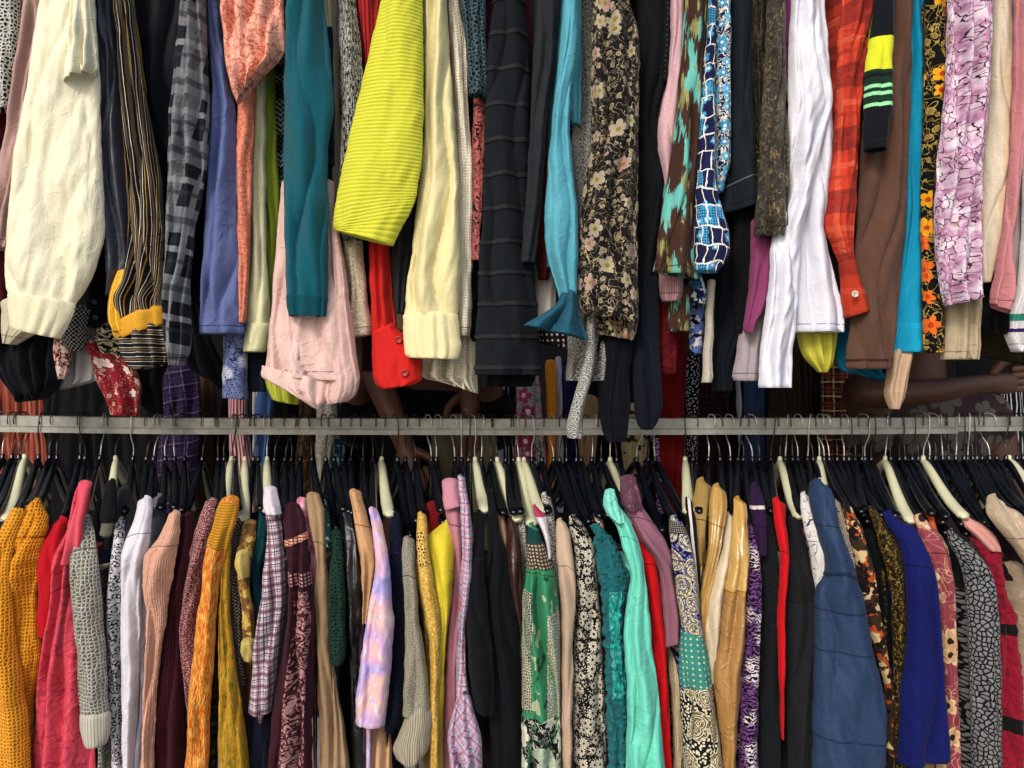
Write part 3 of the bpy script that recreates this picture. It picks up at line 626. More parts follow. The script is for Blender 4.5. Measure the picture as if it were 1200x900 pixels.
G('sweatshirt','plain black sweatshirt sleeve','with a slanting stitched hem between mosaic dress and olive velvet','U',1,[(T,852,881),(0,853,881),(116,854,883),(160,853,885),(202,849,887),(844,240,889,228),(842,252,889,241)],M('plain','#232d34',wr=.6),nf=1.3,
  parts=[('hem_seam',1,{'v':(212,213.6),'tilt':-6,'off':.0008},M('plain','#5a666e'))],dy=.01)
G('dress','long dark navy dress','below the black sweatshirt sleeve, reaching to the rail','U',3,[(200,842,884),(300,840,880),(344,839,878),(390,838,874),(425,835,860),(458,834,858)],M('plain','#101d28'),nf=2,fold=1.4)
G('trousers','black trousers','pointed hem right of the navy dress','U',2,[(230,858,886),(300,860,882),(360,861,878),(391,863,877)],M('plain','#12161e'))
G('top','crushed olive velvet top','long shiny brown green sleeve','U',0,[(T,900,921),(0,899,921),(87,895,921),(144,891,922),(202,889.5,924),(260,884,924.5),(277,883,923)],M('velvet','#3a2d12','#8a7440','#e0cc90',s=.6,r=.4,sh=1,sp=.5,bx=5),crum=2.4,fold=1.5,nf=1.8,
  parts=[('back_panel',1,[(T,881,905),(0,881,902),(72,881,898),(116,884,896),(170,888,894)],M('velvet','#2e2513','#54482a','#8f7c4c',s=.8,r=.45,bx=2.2),{'dy':-.01})])
G('blouse','magenta pink blouse','thin strip of satin between olive velvet and white shirt','U',2,[(T,919,931),(0,919,929),(70,919,925),(100,919,923)],M('plain','#b0509a',r=.5))
G('cardigan','orchid pink velour cuff','hanging just below the olive velvet','U',1,[(262,880,906),(300,879,903),(341,877,900),(367,873,895),(871,385,888,374),(874,391,883,388)],M('plain','#8e3f6c',sh=1),body=False)
G('shirt','white cotton long sleeve shirt','the brightest garment of the upper rack, elbow bent','U',1,
  [(T,932,966),(0,930,966),(58,926,970),(118,924,975),(173,924,976),(231,923,970),(269,916,967),(327,915,979),(364,922,989),(389,925,989.5)],M('plain','#d3d4df',wr=.8,r=.7,cz=.12),nf=1.8,fold=1.0,part='front_panel',
  parts=[('sleeve',0,[(T,930,960),(0,927,960),(58,924,966),(118,923,976),(150,923,968),(190,924,958),(230,924,950),(270,906,941),(312,902,937),(355,898,935),(384,894,932),(413,890.5,929),(454,889,928)],M('plain','#d6d7e2',wr=.8,r=.7,cz=.15),{'dy':.005,'fold':1.2,'nf':1.8,'crum':1.8})],body=False)
G('shirt','pale grey mauve shirt','its hem showing left of the white sleeve cuff','U',2,[(365,868,898),(410,863,895),(442,858,893),(446,860,892)],M('plain','#9b9298'),nf=2)
G('scarf','coral red scarf tip','tiny point between the black trousers and grey mauve shirt','U',3,[(385,858,864),(412,855,862)],M('plain','#cf3a42'),body=False)
G('blouse','lemon yellow chiffon blouse','tip hanging under the white shirt hem','U',2,[(370,930,982),(400,935,981),(420,943,978),(430,952,974),(436,958,970)],M('plain','#bdb944',r=.5),crum=2,body=False)
G('shirt','red orange plaid shirt','with an open buttoned cuff right of the white shirt','U',1,
  [(T,988,1026),(0,986,1023),(72,980,1013),(144,978,1008),(231,970,1003),(262,966,1000),(290,975,1000),(311,983,1004)],M('plaid','#bd3a26','#82262a','#c9553a','#a83424',s=5.2,rot=-3,wr=1),nf=2.0,fold=1.3,dy=-.01,
  cuff=([(311,983,1004),(336,985,1011),(986,352,1016,348),(989,373,1020,363)],M('plaid','#b03620','#8e2a20','#b8402a',s=5.2),{'fold':.4}),buttons=[(1002,344.5,.04)],bcol='#cfc6b6',br=.0062)
G('dress','terracotta sliver dress','dark rust strip between white shirt and red plaid','U',3,[(T,966,992),(100,972,986),(250,968,982)],M('plain','#5c2a22'))
BST = [(-100,0),(46,1),(84,2),(87,0),(90,2),(94.5,3),(97.5,2),(101.5,3),(104.5,2),(108.5,3),(111.5,2),(115.5,3),(118.5,2),(121.5,3),(124,0)]
G('sweater','black sleeve with yellow block','and mint green stripes, ending high on the upper rack','U',0,[(T,1027,1050),(0,1025,1049),(58,1017,1046.5),(87,1013,1046),(130,1012,1045),(150,1012,1042),(176,1012,1039)],M('bands','#161a22','#c9cf2a','#16402c','#8fd6a0',st=BST,wr=.4,sh=.7),fold=.6,nf=1.2,dy=-.012)
G('dress','brown jersey knit dress','long straight panel behind the yellow block sleeve','U',1,[(T,1030,1071),(0,1028,1069),(116,1012,1066.5),(185,1008,1064),(260,1004,1061),(327,999,1055),(370,996,1051),(413,992,1046.5),(432,991,1045.5)],M('plain','#6d4c3e',sh=.9,wr=.5,knit=1.7),nf=2.0,fold=1.0,
  parts=[('hem_seam',1,{'v':(421,422.6),'off':.0006},M('plain','#4e352b'))])
G('dress','bright turquoise dress','straight panel between brown knit and black floral','U',2,[(T,1064,1086),(0,1064,1084),(144,1060,1082),(260,1052,1079),(345,1046,1080),(413,1040,1081.5)],M('plain','#0d87ad',wr=.4),nf=1.4,
  parts=[('hem_band',2,{'v':(380,413),'off':.0014},M('plain','#1191b8'))])
G('skirt','deep turquoise skirt','slanting hem under the brown and turquoise dresses','U',3,[(390,978,1056),(425,980,1056),(985,434,1054,430),(1010,440,1050,448)],M('plain','#0b6f92'),fold=1.3,crum=2)
G('scarf','beige looped cotton strap','dangling below the turquoise skirt','U',2,[(415,1040,1070),(440,1038,1065),(465,1036,1060),(479,1042,1054)],M('plain','#b59a80'),body=False,nf=2,fold=2)
G('dress','black floral dress','with orange and yellow roses and gold scrolls','U',1,[(T,1083,1109),(0,1084,1108),(116,1082,1107),(202,1079,1096),(260,1079,1093),(327,1080,1101),(370,1081,1107),(413,1082,1106)],M('floral','#141312','#a58d4a','#d8641e','#d99a1c','#b43a1a',s=.95,dens=.5,vt=.014,n=5,wr=.4,d2=.7),nf=1.3,fold=.8)
G('blouse','pink and lilac floral blouse','white ground with outlined blossoms, sheer ruffles','U',0,
  [(T,1112,1165),(0,1110,1163),(101,1107,1160),(150,1102,1156),(202,1097,1151),(260,1094,1147),(300,1096,1149),(341,1102,1152),(1106,359,1153,348)],M('petals','#d3bccf','#a9749a','#e4dbe4','#9d7a6c','#5d3040',s=1,wr=.9),nf=3,fold=1.6,crum=1.6)
G('trousers','beige cotton trousers leg','below the pink and lilac floral blouse','U',1,[(320,1100,1152),(352,1104,1150),(400,1103,1148.5),(421,1102,1147)],M('plain','#a89a80',wr=.6),dy=.012)
G('blouse','ivory and peach silk blouse','smooth strip right of the floral blouse','U',1,[(T,1158,1184),(0,1159,1184),(72,1159,1186),(173,1153,1184),(260,1147,1179),(300,1149,1168),(331,1150,1158)],M('stripe','#cfb596','#cbc1ae','#c6bba6','#cabfac',ax='u',w=[10,14,9,12],s=1,wob=1,r=.5),nf=1.3)
G('blouse','dusty pink balloon sleeve blouse','gathered wrist, near the right edge of the upper rack','U',0,[(T,1188,1204),(0,1188,1202),(72,1187,1200),(173,1183,1198),(245,1177,1193),(290,1170,1187),(306,1167,1186),(325,1164,1187),(345,1160,1186),(1160,356,1181,367)],M('plain','#b5777b',wr=1),fold=1.4,nf=1.3)
G('cardigan','black ruffled lace cardigan','ruffle showing under the pink balloon sleeve','U',2,[(325,1152,1184),(360,1150,1178),(380,1151,1177),(392,1156,1174)],M('velvet','#101117','#2c2e3a','#565a6a',s=.5,bx=3),fold=2.2,crum=3)
G('sweatshirt','white sweatshirt with teal and purple stripes','at the right edge of the upper rack','U',2,[(T,1196,1230),(200,1198,1230),(300,1195,1230),(345,1190,1230),(370,1181,1230),(390,1176,1230),(402,1180,1230),(412,1184,1230)],M('bands','#d2ced2','#2c7f72','#45297a',st=[(-100,0),(368,1),(374,0),(383,2),(389,0)]),nf=3,fold=1,crum=1.6,dy=-.01)
G('skirt','olive brown corduroy skirt','hem behind the striped sweatshirt at right','U',4,[(380,1146,1215),(410,1148,1215),(1150,416,1215,430)],M('stripe','#4a3f26','#3a311c',ax='u',w=[1,1],s=1.2,wob=0),body=False)
# tangle of hems low at the left of the upper rack
G('shirt','light beige shirt flap','poking out under the cream cuff at far left','U',2,[(355,0,60),(2,372,56,380),(3,402,20,404)],M('plain','#b7ae99'),body=False,fold=.8)
G('jacket','black crumpled jacket','hanging low at the far left above the rail','U',3,[(370,-15,74),(410,-15,72),(440,0,73),(18,466,70,452),(22,471,58,466)],M('plain','#161a22'),crum=2.5,fold=1.8,body=False)
G('top','black and white tweed top','patch beside the two button cuff','U',3,[(365,76,110),(390,72,107),(405,76,104),(411,82,98)],M('tweed','#17171a','#a9a79e','#d8d6cc',s=1.6,bx=2),body=False,dy=-.012)
G('shirt','white jersey shirt hem','behind the red floral scarf at left','U',4,[(390,74,128),(420,74,124),(444,72,122),(71,456,115,445)],M('plain','#a8a6a4'),body=False)
G('top','red floral top','small piece left of the white jersey hem','U',3,[(400,62,84),(425,64,84),(444,68,76)],M('floral','#7c0f1c','#d8c6c0','#c99a98','#d8c6c0',s=.5),body=False)
G('scarf','red floral print scarf','slanting down to the rail at left','U',3,[(99,404,122,412),(106,420,148,420),(114,446,163,444),(124,470,166,462),(130,486,163,487)],M('floral','#99101e','#c9b0a8','#d8bdb8','#d2c6bf',s=.55,dens=.6,vt=.004,d2=.8),body=False,crum=2,dy=-.01,fold=1)
G('blouse','cream and black animal stripe blouse','gathered hem left of the striped balloon cuff','U',3,[(385,114,150),(111,398,150,404),(116,412,152,424)],M('zebra','#b7ac8e','#1e1b18',s=.5),body=False,fold=1.4)
G('cardigan','black ragged cardigan','drooping to the rail beside the red floral scarf','U',4,[(400,150,200),(430,150,196),(150,452,190,446),(170,480,192,486)],M('plain','#141519'),body=False,crum=2)
G('scarf','blue paisley cotton scarf','straight end hanging below the periwinkle skirt','U',2,[(370,262,292),(400,262,290),(440,261,290),(261,466,291,468)],M('lineart','#5f6b96','#2b3358','#b4bbd2',s=.55,t=.16),body=False,nf=1,fold=.5)
G('dress','dark indigo dress','straight hem right of the blue paisley scarf','U',3,[(370,282,314),(415,290,313),(459,290,312)],M('lineart','#27304e','#151b33',s=.5),body=False)
# ================================================================== LOWER RACK (left to right)
B = 960
G('cardigan','mustard open knit cardigan','chunky, leftmost big garment of the lower rack','L',1,[(588,35,47),(600,26,53),(612,16,56),(640,-5,50),(666,-12,45),(730,-15,45),(764,-15,49),(824,-12,40),(B,-12,38)],M('net','#a8640c','#dd9424',s=.9,rnd=.3,t=.35,bx=3),rib=(17,.0022,'v'),fold=1.3,nf=1.4,
  parts=[('front_band',0,[(600,12,30),(640,-8,16),(690,-10,14),(749,-10,19),(800,-10,28),(850,-10,34),(B,-10,38)],M('net','#ab680d','#e39a28',s=.9,rnd=.3,t=.35,bx=3),{'shoulder':.05,'fold':.9,'dy':.005,'nf':1})])
G('t_shirt','navy top with white collar','at the left edge behind the mustard cardigan','L',2,[(600,2,24),(615,-8,22),(660,-14,10)],M('bands','#c9c6be','#1d2440',st=[(-100,0),(606,1)]),cat='t-shirt')
G('top','plain red jersey top','between the mustard cardigan and the crimson blouse','L',1,[(612,60,80),(640,47,73),(700,45,66),(745,46,60)],M('plain','#b80f20'),dy=-.005,nf=1)
G('blouse','crimson pink embossed blouse','with a pleated front, second big garment from the left','L',1,[(568,90,104),(583,87,106),(620,79,100),(658,62,96),(711,58.5,96),(787,46,102),(860,41,110),(B,36,114)],M('lineart','#c44354','#b03848',s=1.3,t=.08,k=3,wr=1.0,r=.7),nf=3,fold=1.1,
  parts=[('shoulder_flap',0,[(567,93,108),(590,90,102),(625,80,98),(660,72,94)],M('plain','#c84c5a'),{'shoulder':.05,'dy':.01})])
G('blouse','dark crimson blouse','showing below the grey crochet cuff','L',3,[(780,96,134),(860,100,134),(B,100,134)],M('plain','#8c1230'),body=False)
G('sweater','light grey crochet sweater sleeve','with ribbed cuff, in front of the leopard print','L',0,[(607,94,107),(620,88,110),(660,83,116),(692,83,119),(768,90,124),(830,94,128),(840,95,128)],M('net','#7d7a70','#b9b6aa',s=1.0,rnd=.45,t=.2,bx=5),nf=1.2,crum=1.6,
  cuff=([(838,94,129),(855,95,129),(871,101,125)],M('stripe','#b0ada1','#8a877c',ax='u',w=[2,1],s=1.2,wob=0),{'fold':.3}))
G('scarf','black knotted fabric sleeve','wrapped round a cream hanger tip','L',0,[(564,125,135),(585,121,137),(604,118,136),(612,119,134)],M('plain','#1a1c20',knit=2),body=False,cat='sleeve',dy=.03)
G('t_shirt','dark grey t-shirt','between the cream hanger and the white shirt','L',2,[(572,138,152),(600,134,160),(640,136,164),(700,138,160)],M('plain','#3a3b3f'),cat='t-shirt')
G('blouse','black and white leopard print blouse','narrow, between the grey crochet and white shirt','L',1,[(605,138,149),(620,135,148),(658,130,144),(730,125,142),(787,126.5,143),(860,130,144),(B,133,146)],M('leopard','#c6c5c9','#17171b',s=.85),nf=1)
G('top','navy plain top','dark strip between crochet sleeve and leopard print','L',3,[(650,112,132),(720,114,130),(800,118,132)],M('plain','#141b38'))
G('shirt','white smooth shirt','two folded layers between leopard print and peach knit','L',0,[(586,162,178),(600,159.5,179),(647,143.5,174),(673,143,168),(749,141.5,165),(787,142,164),(B,146,152)],M('plain','#c6c5cd',wr=1,r=.7),nf=1.6,dy=.015,
  parts=[('back_panel',1,[(640,165,176),(700,160,175),(771,158,173),(850,153,169),(B,150,164)],M('plain','#b9b8cc',wr=1),{'dy':-.005,'fold':1.2})])
G('top','slate grey folded top','behind the peach sweater near its shoulder','L',2,[(585,176,196),(620,176,192),(660,172,186)],M('plain','#5d5f66'))
G('sweater','peach fluffy sweater','fuzzy knit, right of the white shirt','L',0,[(602,197,211),(616,192,211),(632,185,210),(654,169,206),(696,168,199),(718,173,196),(787,170,186),(850,167,182),(B,163,180)],M('plain','#cc9b83',sh=1,knit=2.5,wr=.6),nf=1.3,fold=1.4,fuzz=.0012)
G('sweater','burgundy ribbed knit sweater','right of the peach fluffy one','L',1,[(604,211,226),(630,208,226),(666,203,222),(730,196,213),(780,189,213),(805,184,216),(B,180,219)],M('stripe','#5e1626','#440d1a',ax=35,w=[1.3,1],s=1.6,wob=3,bx=1,knit=2.5),nf=1.6,dy=-.008)
G('sweater','crimson and white marled sweater','left of the orange ikat jacket','L',1,[(588,241,256),(600,236,254),(632,226,246),(673,217,238),(749,211,230),(800,217,232),(860,221,234),(B,222,236)],M('marl','#74101f','#9b2032','#d9b9b4',s=1.2,sx=.8,sy=1.2,bx=2.5,knit=3),nf=1.3,crum=1.6)
G('jacket','orange and mustard ikat jacket','corduroy shoulder, gold brocade front','L',0,[(587,258,281),(600,254,279),(617,250,274),(643,241,267),(685,237,257),(722,231,254),(771,226,251),(824,221,247),(B,216,243)],M('marl','#b5501a','#cc7a24','#dfae5a',s=1.6,sx=1.4,sy=.18,bx=1.5,r=.6),nf=1.5,fold=1.1,
  parts=[('corduroy_yoke',0,{'v':(586,640),'off':.0015,'tilt':6},M('stripe','#b98321','#8f6216',ax='v',w=[1,1],s=1.6,wob=1)),
         ('patterned_lining',1,[(670,256,266),(740,251,262),(820,246,257),(B,242,254)],M('velvet','#1b1a14','#6b5a1e','#c0632a',s=.5,bx=1),{'fold':1}),
         ('side_panel',0,[(630,262,270),(673,259,270),(711,257,269),(741,257,272),(800,257,279),(824,257,283),(873,256,290),(B,262,296)],M('marl','#a86a18','#c79a2c','#5e6b22',s=1.6,sx=1.5,sy=.15,bx=1.5,r=.6),{'dy':.012,'fold':1.3})])
G('coat','brown dogtooth tweed coat','thin strip right of the ikat jacket','L',1,[(608,275,286),(628,269,281),(666,270,278),(711,275,283),(771,277,285),(802,284,288)],M('tweed','#241c1a','#8d7d74','#bdb0a4',s=1.3,bx=2))
G('blouse','tan blouse with yellow butterfly ruffle','short cuffed sleeve beside the tweed coat','L',1,[(613,285,300),(630,281,300),(651,277,296),(685,279,292),(719,284,298),(750,285,298),(771,287,298)],M('blob','#7a5632','#93703f','#b99c4c',s=.6),dy=-.01,
  parts=[('yellow_ruffle',0,[(648,278,292),(662,277,293),(676,282,292)],M('plain','#c2ab62'),{'fold':3,'crum':3,'dy':.01}),('frilled_cuff',0,[(752,283,299),(764,284,299),(773,287,298)],M('plain','#a99b58'),{'fold':3,'crum':3,'dy':.01})])
G('top','chestnut brown long top','below the tan butterfly blouse','L',2,[(700,278,304),(800,283,299),(860,288,298)],M('plain','#6d4a32'))
G('blouse','dark teal blouse','narrow strip left of the burgundy plaid shirt','L',2,[(596,304,315),(635,298,311),(673,294,306),(703,297,306),(730,300,304)],M('plain','#0c4d58'),dy=-.015)
G('shirt','burgundy and white plaid shirt','with folded white cuff, checked flannel','L',0,[(600,311,329),(625,313,331),(654,311,334),(711,304.5,334),(756,298,328),(805,294,322),(834,291,317)],M('plaid','#c9bcc3','#7c3450','#33162e','#2e3157',s=1.05,rot=-6),nf=1.3,
  parts=[('white_collar',0,[(574,309,325),(590,308,329),(602,311,330)],M('plain','#c7c0c8'),{'shoulder':.06,'dy':-.006})])
G('dress','midnight navy velvet dress','below the plaid shirt hem','L',1,[(800,292,320),(850,292,318),(B,293,319)],M('plain','#0c1230',sh=.8),dy=.005)
G('blouse','maroon embroidered blouse','with pink scroll embroidery down its front','L',0,[(594,334,352),(605,331,357),(628,334,360),(647,336,361),(685,338,366),(719,337,370),(756,332,369),(817,322,367),(860,317,366),(B,308,365)],M('plain','#521c28',wr=1.1),nf=2.2,fold=1.3,
  parts=[('embroidered_panel',0,{'v':(690,955),'s':(-.35,.75),'off':.001},M('lineart','#5c222e','#a77c7c',s=.55,t=.2,k=4)),
         ('embroidered_band',0,{'v':(668,684),'off':.0012},M('dots','#5c222e','#b98f8c',s=.8,t=.36)),
         ('tie_cord',0,{'v':(628,636),'off':.003,'tilt':-5},M('dots','#8c4a3c','#d0a58e',s=.7,t=.4))])
G('top','pink satin ribbon top','between the maroon blouse and the beige coat','L',1,[(586,347,360),(605,350,362),(625,357,368),(647,364,373),(680,362,372),(720,366,374)],M('tiedye','#c77aa0','#d694a8','#b5416c','#c9a8b4',s=.4),dy=.01)
G('coat','beige trench coat','right of the maroon embroidered blouse','L',1,[(581,359,375),(598,360,380),(630,366,381),(658,371,382),(692,367,387),(749,371,387),(805,372,390),(850,374,391),(B,378,392)],M('plain','#93795a',wr=.8),nf=1.3,dy=-.012,
  parts=[('coat_flap',1,[(775,387,391),(820,388,398),(860,389,405),(B,389,418)],M('plain','#998063',wr=.8),{'dy':0})])
G('sweater','dark green lace knit sweater','short sleeve between beige coat and leather jacket','L',0,[(624,388,400),(643,389,402),(685,385,404),(730,385,405),(768,386,405),(777,390,402)],M('net','#0a1c16','#1f4a38',s=.9,t=.3,bx=2),dy=.015)
G('skirt','black underlayer skirt','beneath the dark green lace sleeve','L',3,[(760,386,412),(840,390,416),(B,390,420)],M('plain','#101116'))
G('jacket','black leather jacket','glossy shoulder, left of the tan satin blouse','L',1,[(598,397,414),(612,400,418),(640,404,422),(692,405,425),(749,406,425),(805,411,422),(847,414,428),(B,416,430)],M('plain','#14161c',r=.3,sp=.6,wr=1.4,sh=0),crum=1.6,nf=1.2)
G('shirt','black long shirt','between the leather jacket and the tan blouse','L',2,[(700,415,432),(780,412,430),(B,410,432)],M('plain','#1b1c24'))
G('blouse','tan satin blouse','with twisted collar, left of the tie dye top','L',1,[(577,409,424),(595,413,428),(609,415,432),(630,418,438),(652,422,442),(685,424,437),(730,425,430)],M('plain','#b98e66',r=.5,wr=1),dy=-.008,fold=1.6)
G('dress','pale peach dress','two legs of cloth below the tie dye top','L',2,[(820,428,456),(860,430,458),(B,432,462)],M('plain','#c39b7a'),nf=2,fold=1.6)
G('top','pastel tie dye top','lilac pink and blue swirls, with a stitched hem','L',0,[(597,432,443),(615,435,448),(635,438,452),(666,440,457),(711,432,460),(730,429,461.5),(771,423,459.5),(815,418,455),(416,846,451,849)],M('tiedye','#7f86c4','#a79ad0','#c9a0bf','#d8b0a8','#8ea6d6',s=.7,wr=.5),nf=1.2)
G('sweater','navy cable knit sweater','right of the tie dye top','L',1,[(600,457,468),(635,456,472),(673,457,473),(730,461,474),(786,459,474),(830,453,473),(857,451,462)],M('stripe','#141c46','#0c1230',ax=30,w=[1.2,1],s=2.0,wob=4,knit=3),nf=1)
G('sweater','grey beige marled sweater','with deep ribbed cuff bulging at the bottom','L',0,[(632,473,486),(654,471,487),(711,474,490),(768,474,498),(810,473,503),(838,472,505)],M('marl','#7b7564','#9d9785','#c2bdaa',s=1.0,sx=1,sy=1,bx=3,knit=3),nf=1.2,crum=1.4,
  cuff=([(473,846,502,826),(466,862,507,838),(461,876,507,856),(464,888,503,876),(474,895,494,889)],M('stripe','#a19b88','#6f6a5a',ax='u',w=[1.4,1],s=1.2,wob=0,bx=1),{'fold':.3,'nf':4}))
G('blouse','gold brocade blouse','slim, with crochet shoulder, left of the yellow top','L',0,[(603,489,500),(635,488,502),(685,492,509),(722,498,516),(756,503,516),(824,503.5,515),(B,505,516)],M('lace','#c29a3c','#a9812c','#dcc070',s=.5,r=.5),nf=1,dy=.008,
  parts=[('crochet_inset',0,{'v':(622,662),'off':.001,'s':(-.9,.5)},M('net','#2b2418','#c9a858',s=.8,t=.35))])
G('top','lemon yellow sleeveless top','scooped neckline, next to the gold brocade','L',1,[(612,520,529),(618,510,530),(626,502,531),(643,503,533),(685,508,530.5),(719,513,527),(749,515,523),(820,511,520),(B,508,518)],M('plain','#c9b932',r=.7,wr=.5),nf=1.2,dy=-.01)
G('top','blood red top','peeking over the neckline of the lemon yellow top','L',2,[(595,497,532),(620,500,536),(650,505,538)],M('plain','#8a0f16'))
G('blouse','mauve pink crepe blouse','with folded collar, left of the blue plaid shirt','L',2,[(567,518,537),(590,520,540),(620,526,543),(650,530,545),(700,528,543),(749,524,538),(820,520,535),(B,516,534)],M('plain','#a9707e'),dy=-.02,
  parts=[('collar_flap',1,[(566,518,538),(585,519,540),(521,597,541,592)],M('plain','#b27c8a'),{'shoulder':.05,'fold':.5})])
G('shirt','blue and pink plaid shirt','knotted at the waist, light summer checks','L',0,[(559,537,545),(575,537,547),(590,539,550),(635,541,554),(690,541,551),(749,539,545),(800,536,548),(825,535,551)],M('plaid','#a9b8cf','#c98a9a','#c85a66','#2f4f80',s=.95,rot=4,wr=1.3),crum=1.8,nf=1,dy=.0,
  parts=[('knot_tail',0,[(818,536,552),(835,530,556),(847,527,560),(858,525,563),(880,526,565),(898,527,565)],M('plaid','#a9b8cf','#c98a9a','#c85a66','#2f4f80',s=.95,rot=40,wr=1.3),{'fold':2.2,'crum':2.5,'dy':-.01})],buttons=[(545,812,.035)],bcol='#3c4a66',br=.004)
G('jacket','black soft jacket','short wide sleeve with a slanted hem','L',0,[(601,558,569),(625,556,568),(660,553,567),(703,547.5,571),(771,548.5,578),(556,829,581,838)],M('plain','#1b1c20',wr=.5,sp=.12),nf=1,dy=.005)
G('dress','long charcoal black dress','wide panel right of the black jacket sleeve','L',1,[(574,570,578),(592,572,581),(620,571,586),(650,571,594),(700,564,604),(760,568,609),(850,574,612),(B,574,613)],M('plain','#171b21',wr=.5,sp=.12),nf=2)
G('top','small peach trim top','tiny shoulder beside the charcoal dress','L',2,[(600,583,591),(620,586,594),(645,590,596)],M('plain','#c0957a'),dy=-.02)
G('top','copper brown satin top','round shiny shoulder left of the green scarf blouse','L',1,[(609,595,605),(625,594,608),(650,594,611),(692,600,611.5),(737,609,613.5)],M('plain','#4b2a20',r=.35,sp=.5),nf=1,dy=-.01)
G('blouse','black and white zigzag blouse','strip between copper satin and green scarf blouse','L',2,[(588,603,612),(620,606,617),(680,610,619),(760,607,618),(B,600,618)],M('zebra','#121214','#b9b6ac',s=.18))
G('blouse','emerald green chiffon blouse','with snakeskin and lace print, teal shoulder','L',0,[(617,618.5,632),(635,618,636),(652,617.5,642),(669,617,650),(700,613,654),(749,612,656),(820,612,656),(B,612,657)],M('blob','#2f7a54','#1c5238','#a3a98c',s=.8,sy=.5,t=.62,r=.6),nf=2.2,fold=1.5,
  parts=[('teal_shoulder',0,{'v':(600,636),'off':.001},M('plain','#0f4a48')),
         ('lace_band',0,{'v':(635,664),'off':.0015},M('net','#c3b494','#4a3a34',s=.9,t=.5,rnd=.1)),
         ('snakeskin_edge',0,{'v':(690,830),'s':(-1,-.5),'off':.001},M('net','#25302a','#b4b59c',s=.7,t=.2)),
         ('pebble_edge',0,{'v':(715,840),'s':(.3,1),'off':.001},M('pebble','#5a6a58','#b9b8a6',s=.4)),
         ('flower_border',0,{'v':(838,958),'off':.0014},M('floral','#0f1512','#b9c0ae','#c9cdbb','#9fae98',s=.8,dens=.3,d2=.6))])
G('top','white strappy top','thin white ribbon with pink tag beside the green blouse','L',1,[(594,624,632),(604,627,640),(620,635,643),(640,640,645),(654,642,646)],M('bands','#b33a58','#cfc8cc',st=[(-100,0),(603,1)]),dy=-.03,body=False)
G('blouse','black and white herringbone blouse','curving down right of the white strappy top','L',2,[(581,634,646),(605,638,650),(640,644,653),(680,648,658)],M('zebra','#121214','#c4c1b6',s=.2),dy=-.015)
G('sweater','pale champagne sweater sleeve','smooth, left of the black daisy dress','L',0,[(611,653,664),(625,651.5,668),(650,652,671.5),(685,655,675),(711,658,674.5),(749,658,671.5),(786,658,671.5),(B,660,669)],M('plain','#bda48d',knit=1.6),nf=1)
G('dress','black dress with white daisies','printed flowers and leaves, left of the teal fur','L',1,[(608,667,682),(622,668,688),(643,672,696),(680,674,700),(711,675,703),(786,671,707.5),(850,671,710),(B,670,713)],M('daisy','#121212','#c0baa9',s=.64,wr=.4),nf=1.6,dy=-.012,fold=.8)
G('blouse','small floral peach blouse','tiny shoulder behind the teal fur jacket','L',2,[(600,694,705),(618,698,708),(650,702,712)],M('floral','#b59a8c','#4a3038','#8a3a48','#c9b0a4',s=.35),dy=-.02)
G('jacket','teal fluffy fur jacket','shaggy collar over turquoise satin','L',0,[(619,695,711),(632,696,719),(654,699,729),(680,703,736),(695,705,736),(719,706,731),(760,709,732),(824,711,737),(870,712,735),(B,713,733)],M('velvet','#05656c','#0b8088','#1c9aa0',s=.35,bx=3,r=.8,sh=1),fuzz=.0085,crum=2,nf=1.4,dy=.012,
  parts=[('satin_lining',0,{'v':(690,815),'s':(-.5,.45),'off':.003},M('velvet','#087a76','#12a095','#3cc4b4',s=1.2,r=.35,sh=0,sp=.5,bx=1))])
G('shirt','mint green chiffon shirt','bright aqua, wide sheer collar','L',0,[(577,709,720),(592,707,725),(605,714,735),(617,722,741),(639,729,750),(673,738,756),(700,736,759),(730,731,762),(771,732,766),(805,735,771),(850,734,775),(B,733,784)],M('plain','#66c6b0',r=.6,wr=1.1),nf=1.8,dy=-.012,
  parts=[('collar',0,[(576,709,721),(588,707,724),(602,711,728),(612,722,733)],M('plain','#7ad0ba',wr=1.5),{'dy':-.022,'shoulder':.05,'fold':1.8})])
G('dress','bright red slip dress','slim panel between mint shirt and mauve tee','L',1,[(608,741,748),(640,746,765),(673,755,772),(711,758,776),(749,762,780.5),(824,768,784),(B,774,791)],M('plain','#c80d16',wr=.4),nf=1,dy=-.008)
G('t_shirt','dusty mauve t-shirt','with ruched collar and short stitched sleeve','L',1,[(564,729,748),(590,730,752),(609,738,763),(632,750,779),(658,768,788),(690,775,792),(719,777,796),(740,779,797),(780,758,797,748)],M('plain','#875a6b'),nf=1.3,dy=-.018,cat='t-shirt',
  parts=[('ruched_collar',0,[(562,726,746),(578,727,750),(592,730,752),(598,735,752)],M('velvet','#6d4456','#8c6070','#9a7080',s=.4,bx=3,r=.8),{'shoulder':.06,'fold':2.5,'crum':2.5,'dy':.008})])
G('sweater','cream netted knit sweater','narrow strip under the mauve t-shirt','L',2,[(730,777,796),(780,783,798),(830,787,799),(B,791,801)],M('net','#a8946e','#cfc0a0',s=.6,rnd=.2,t=.3),dy=-.01)
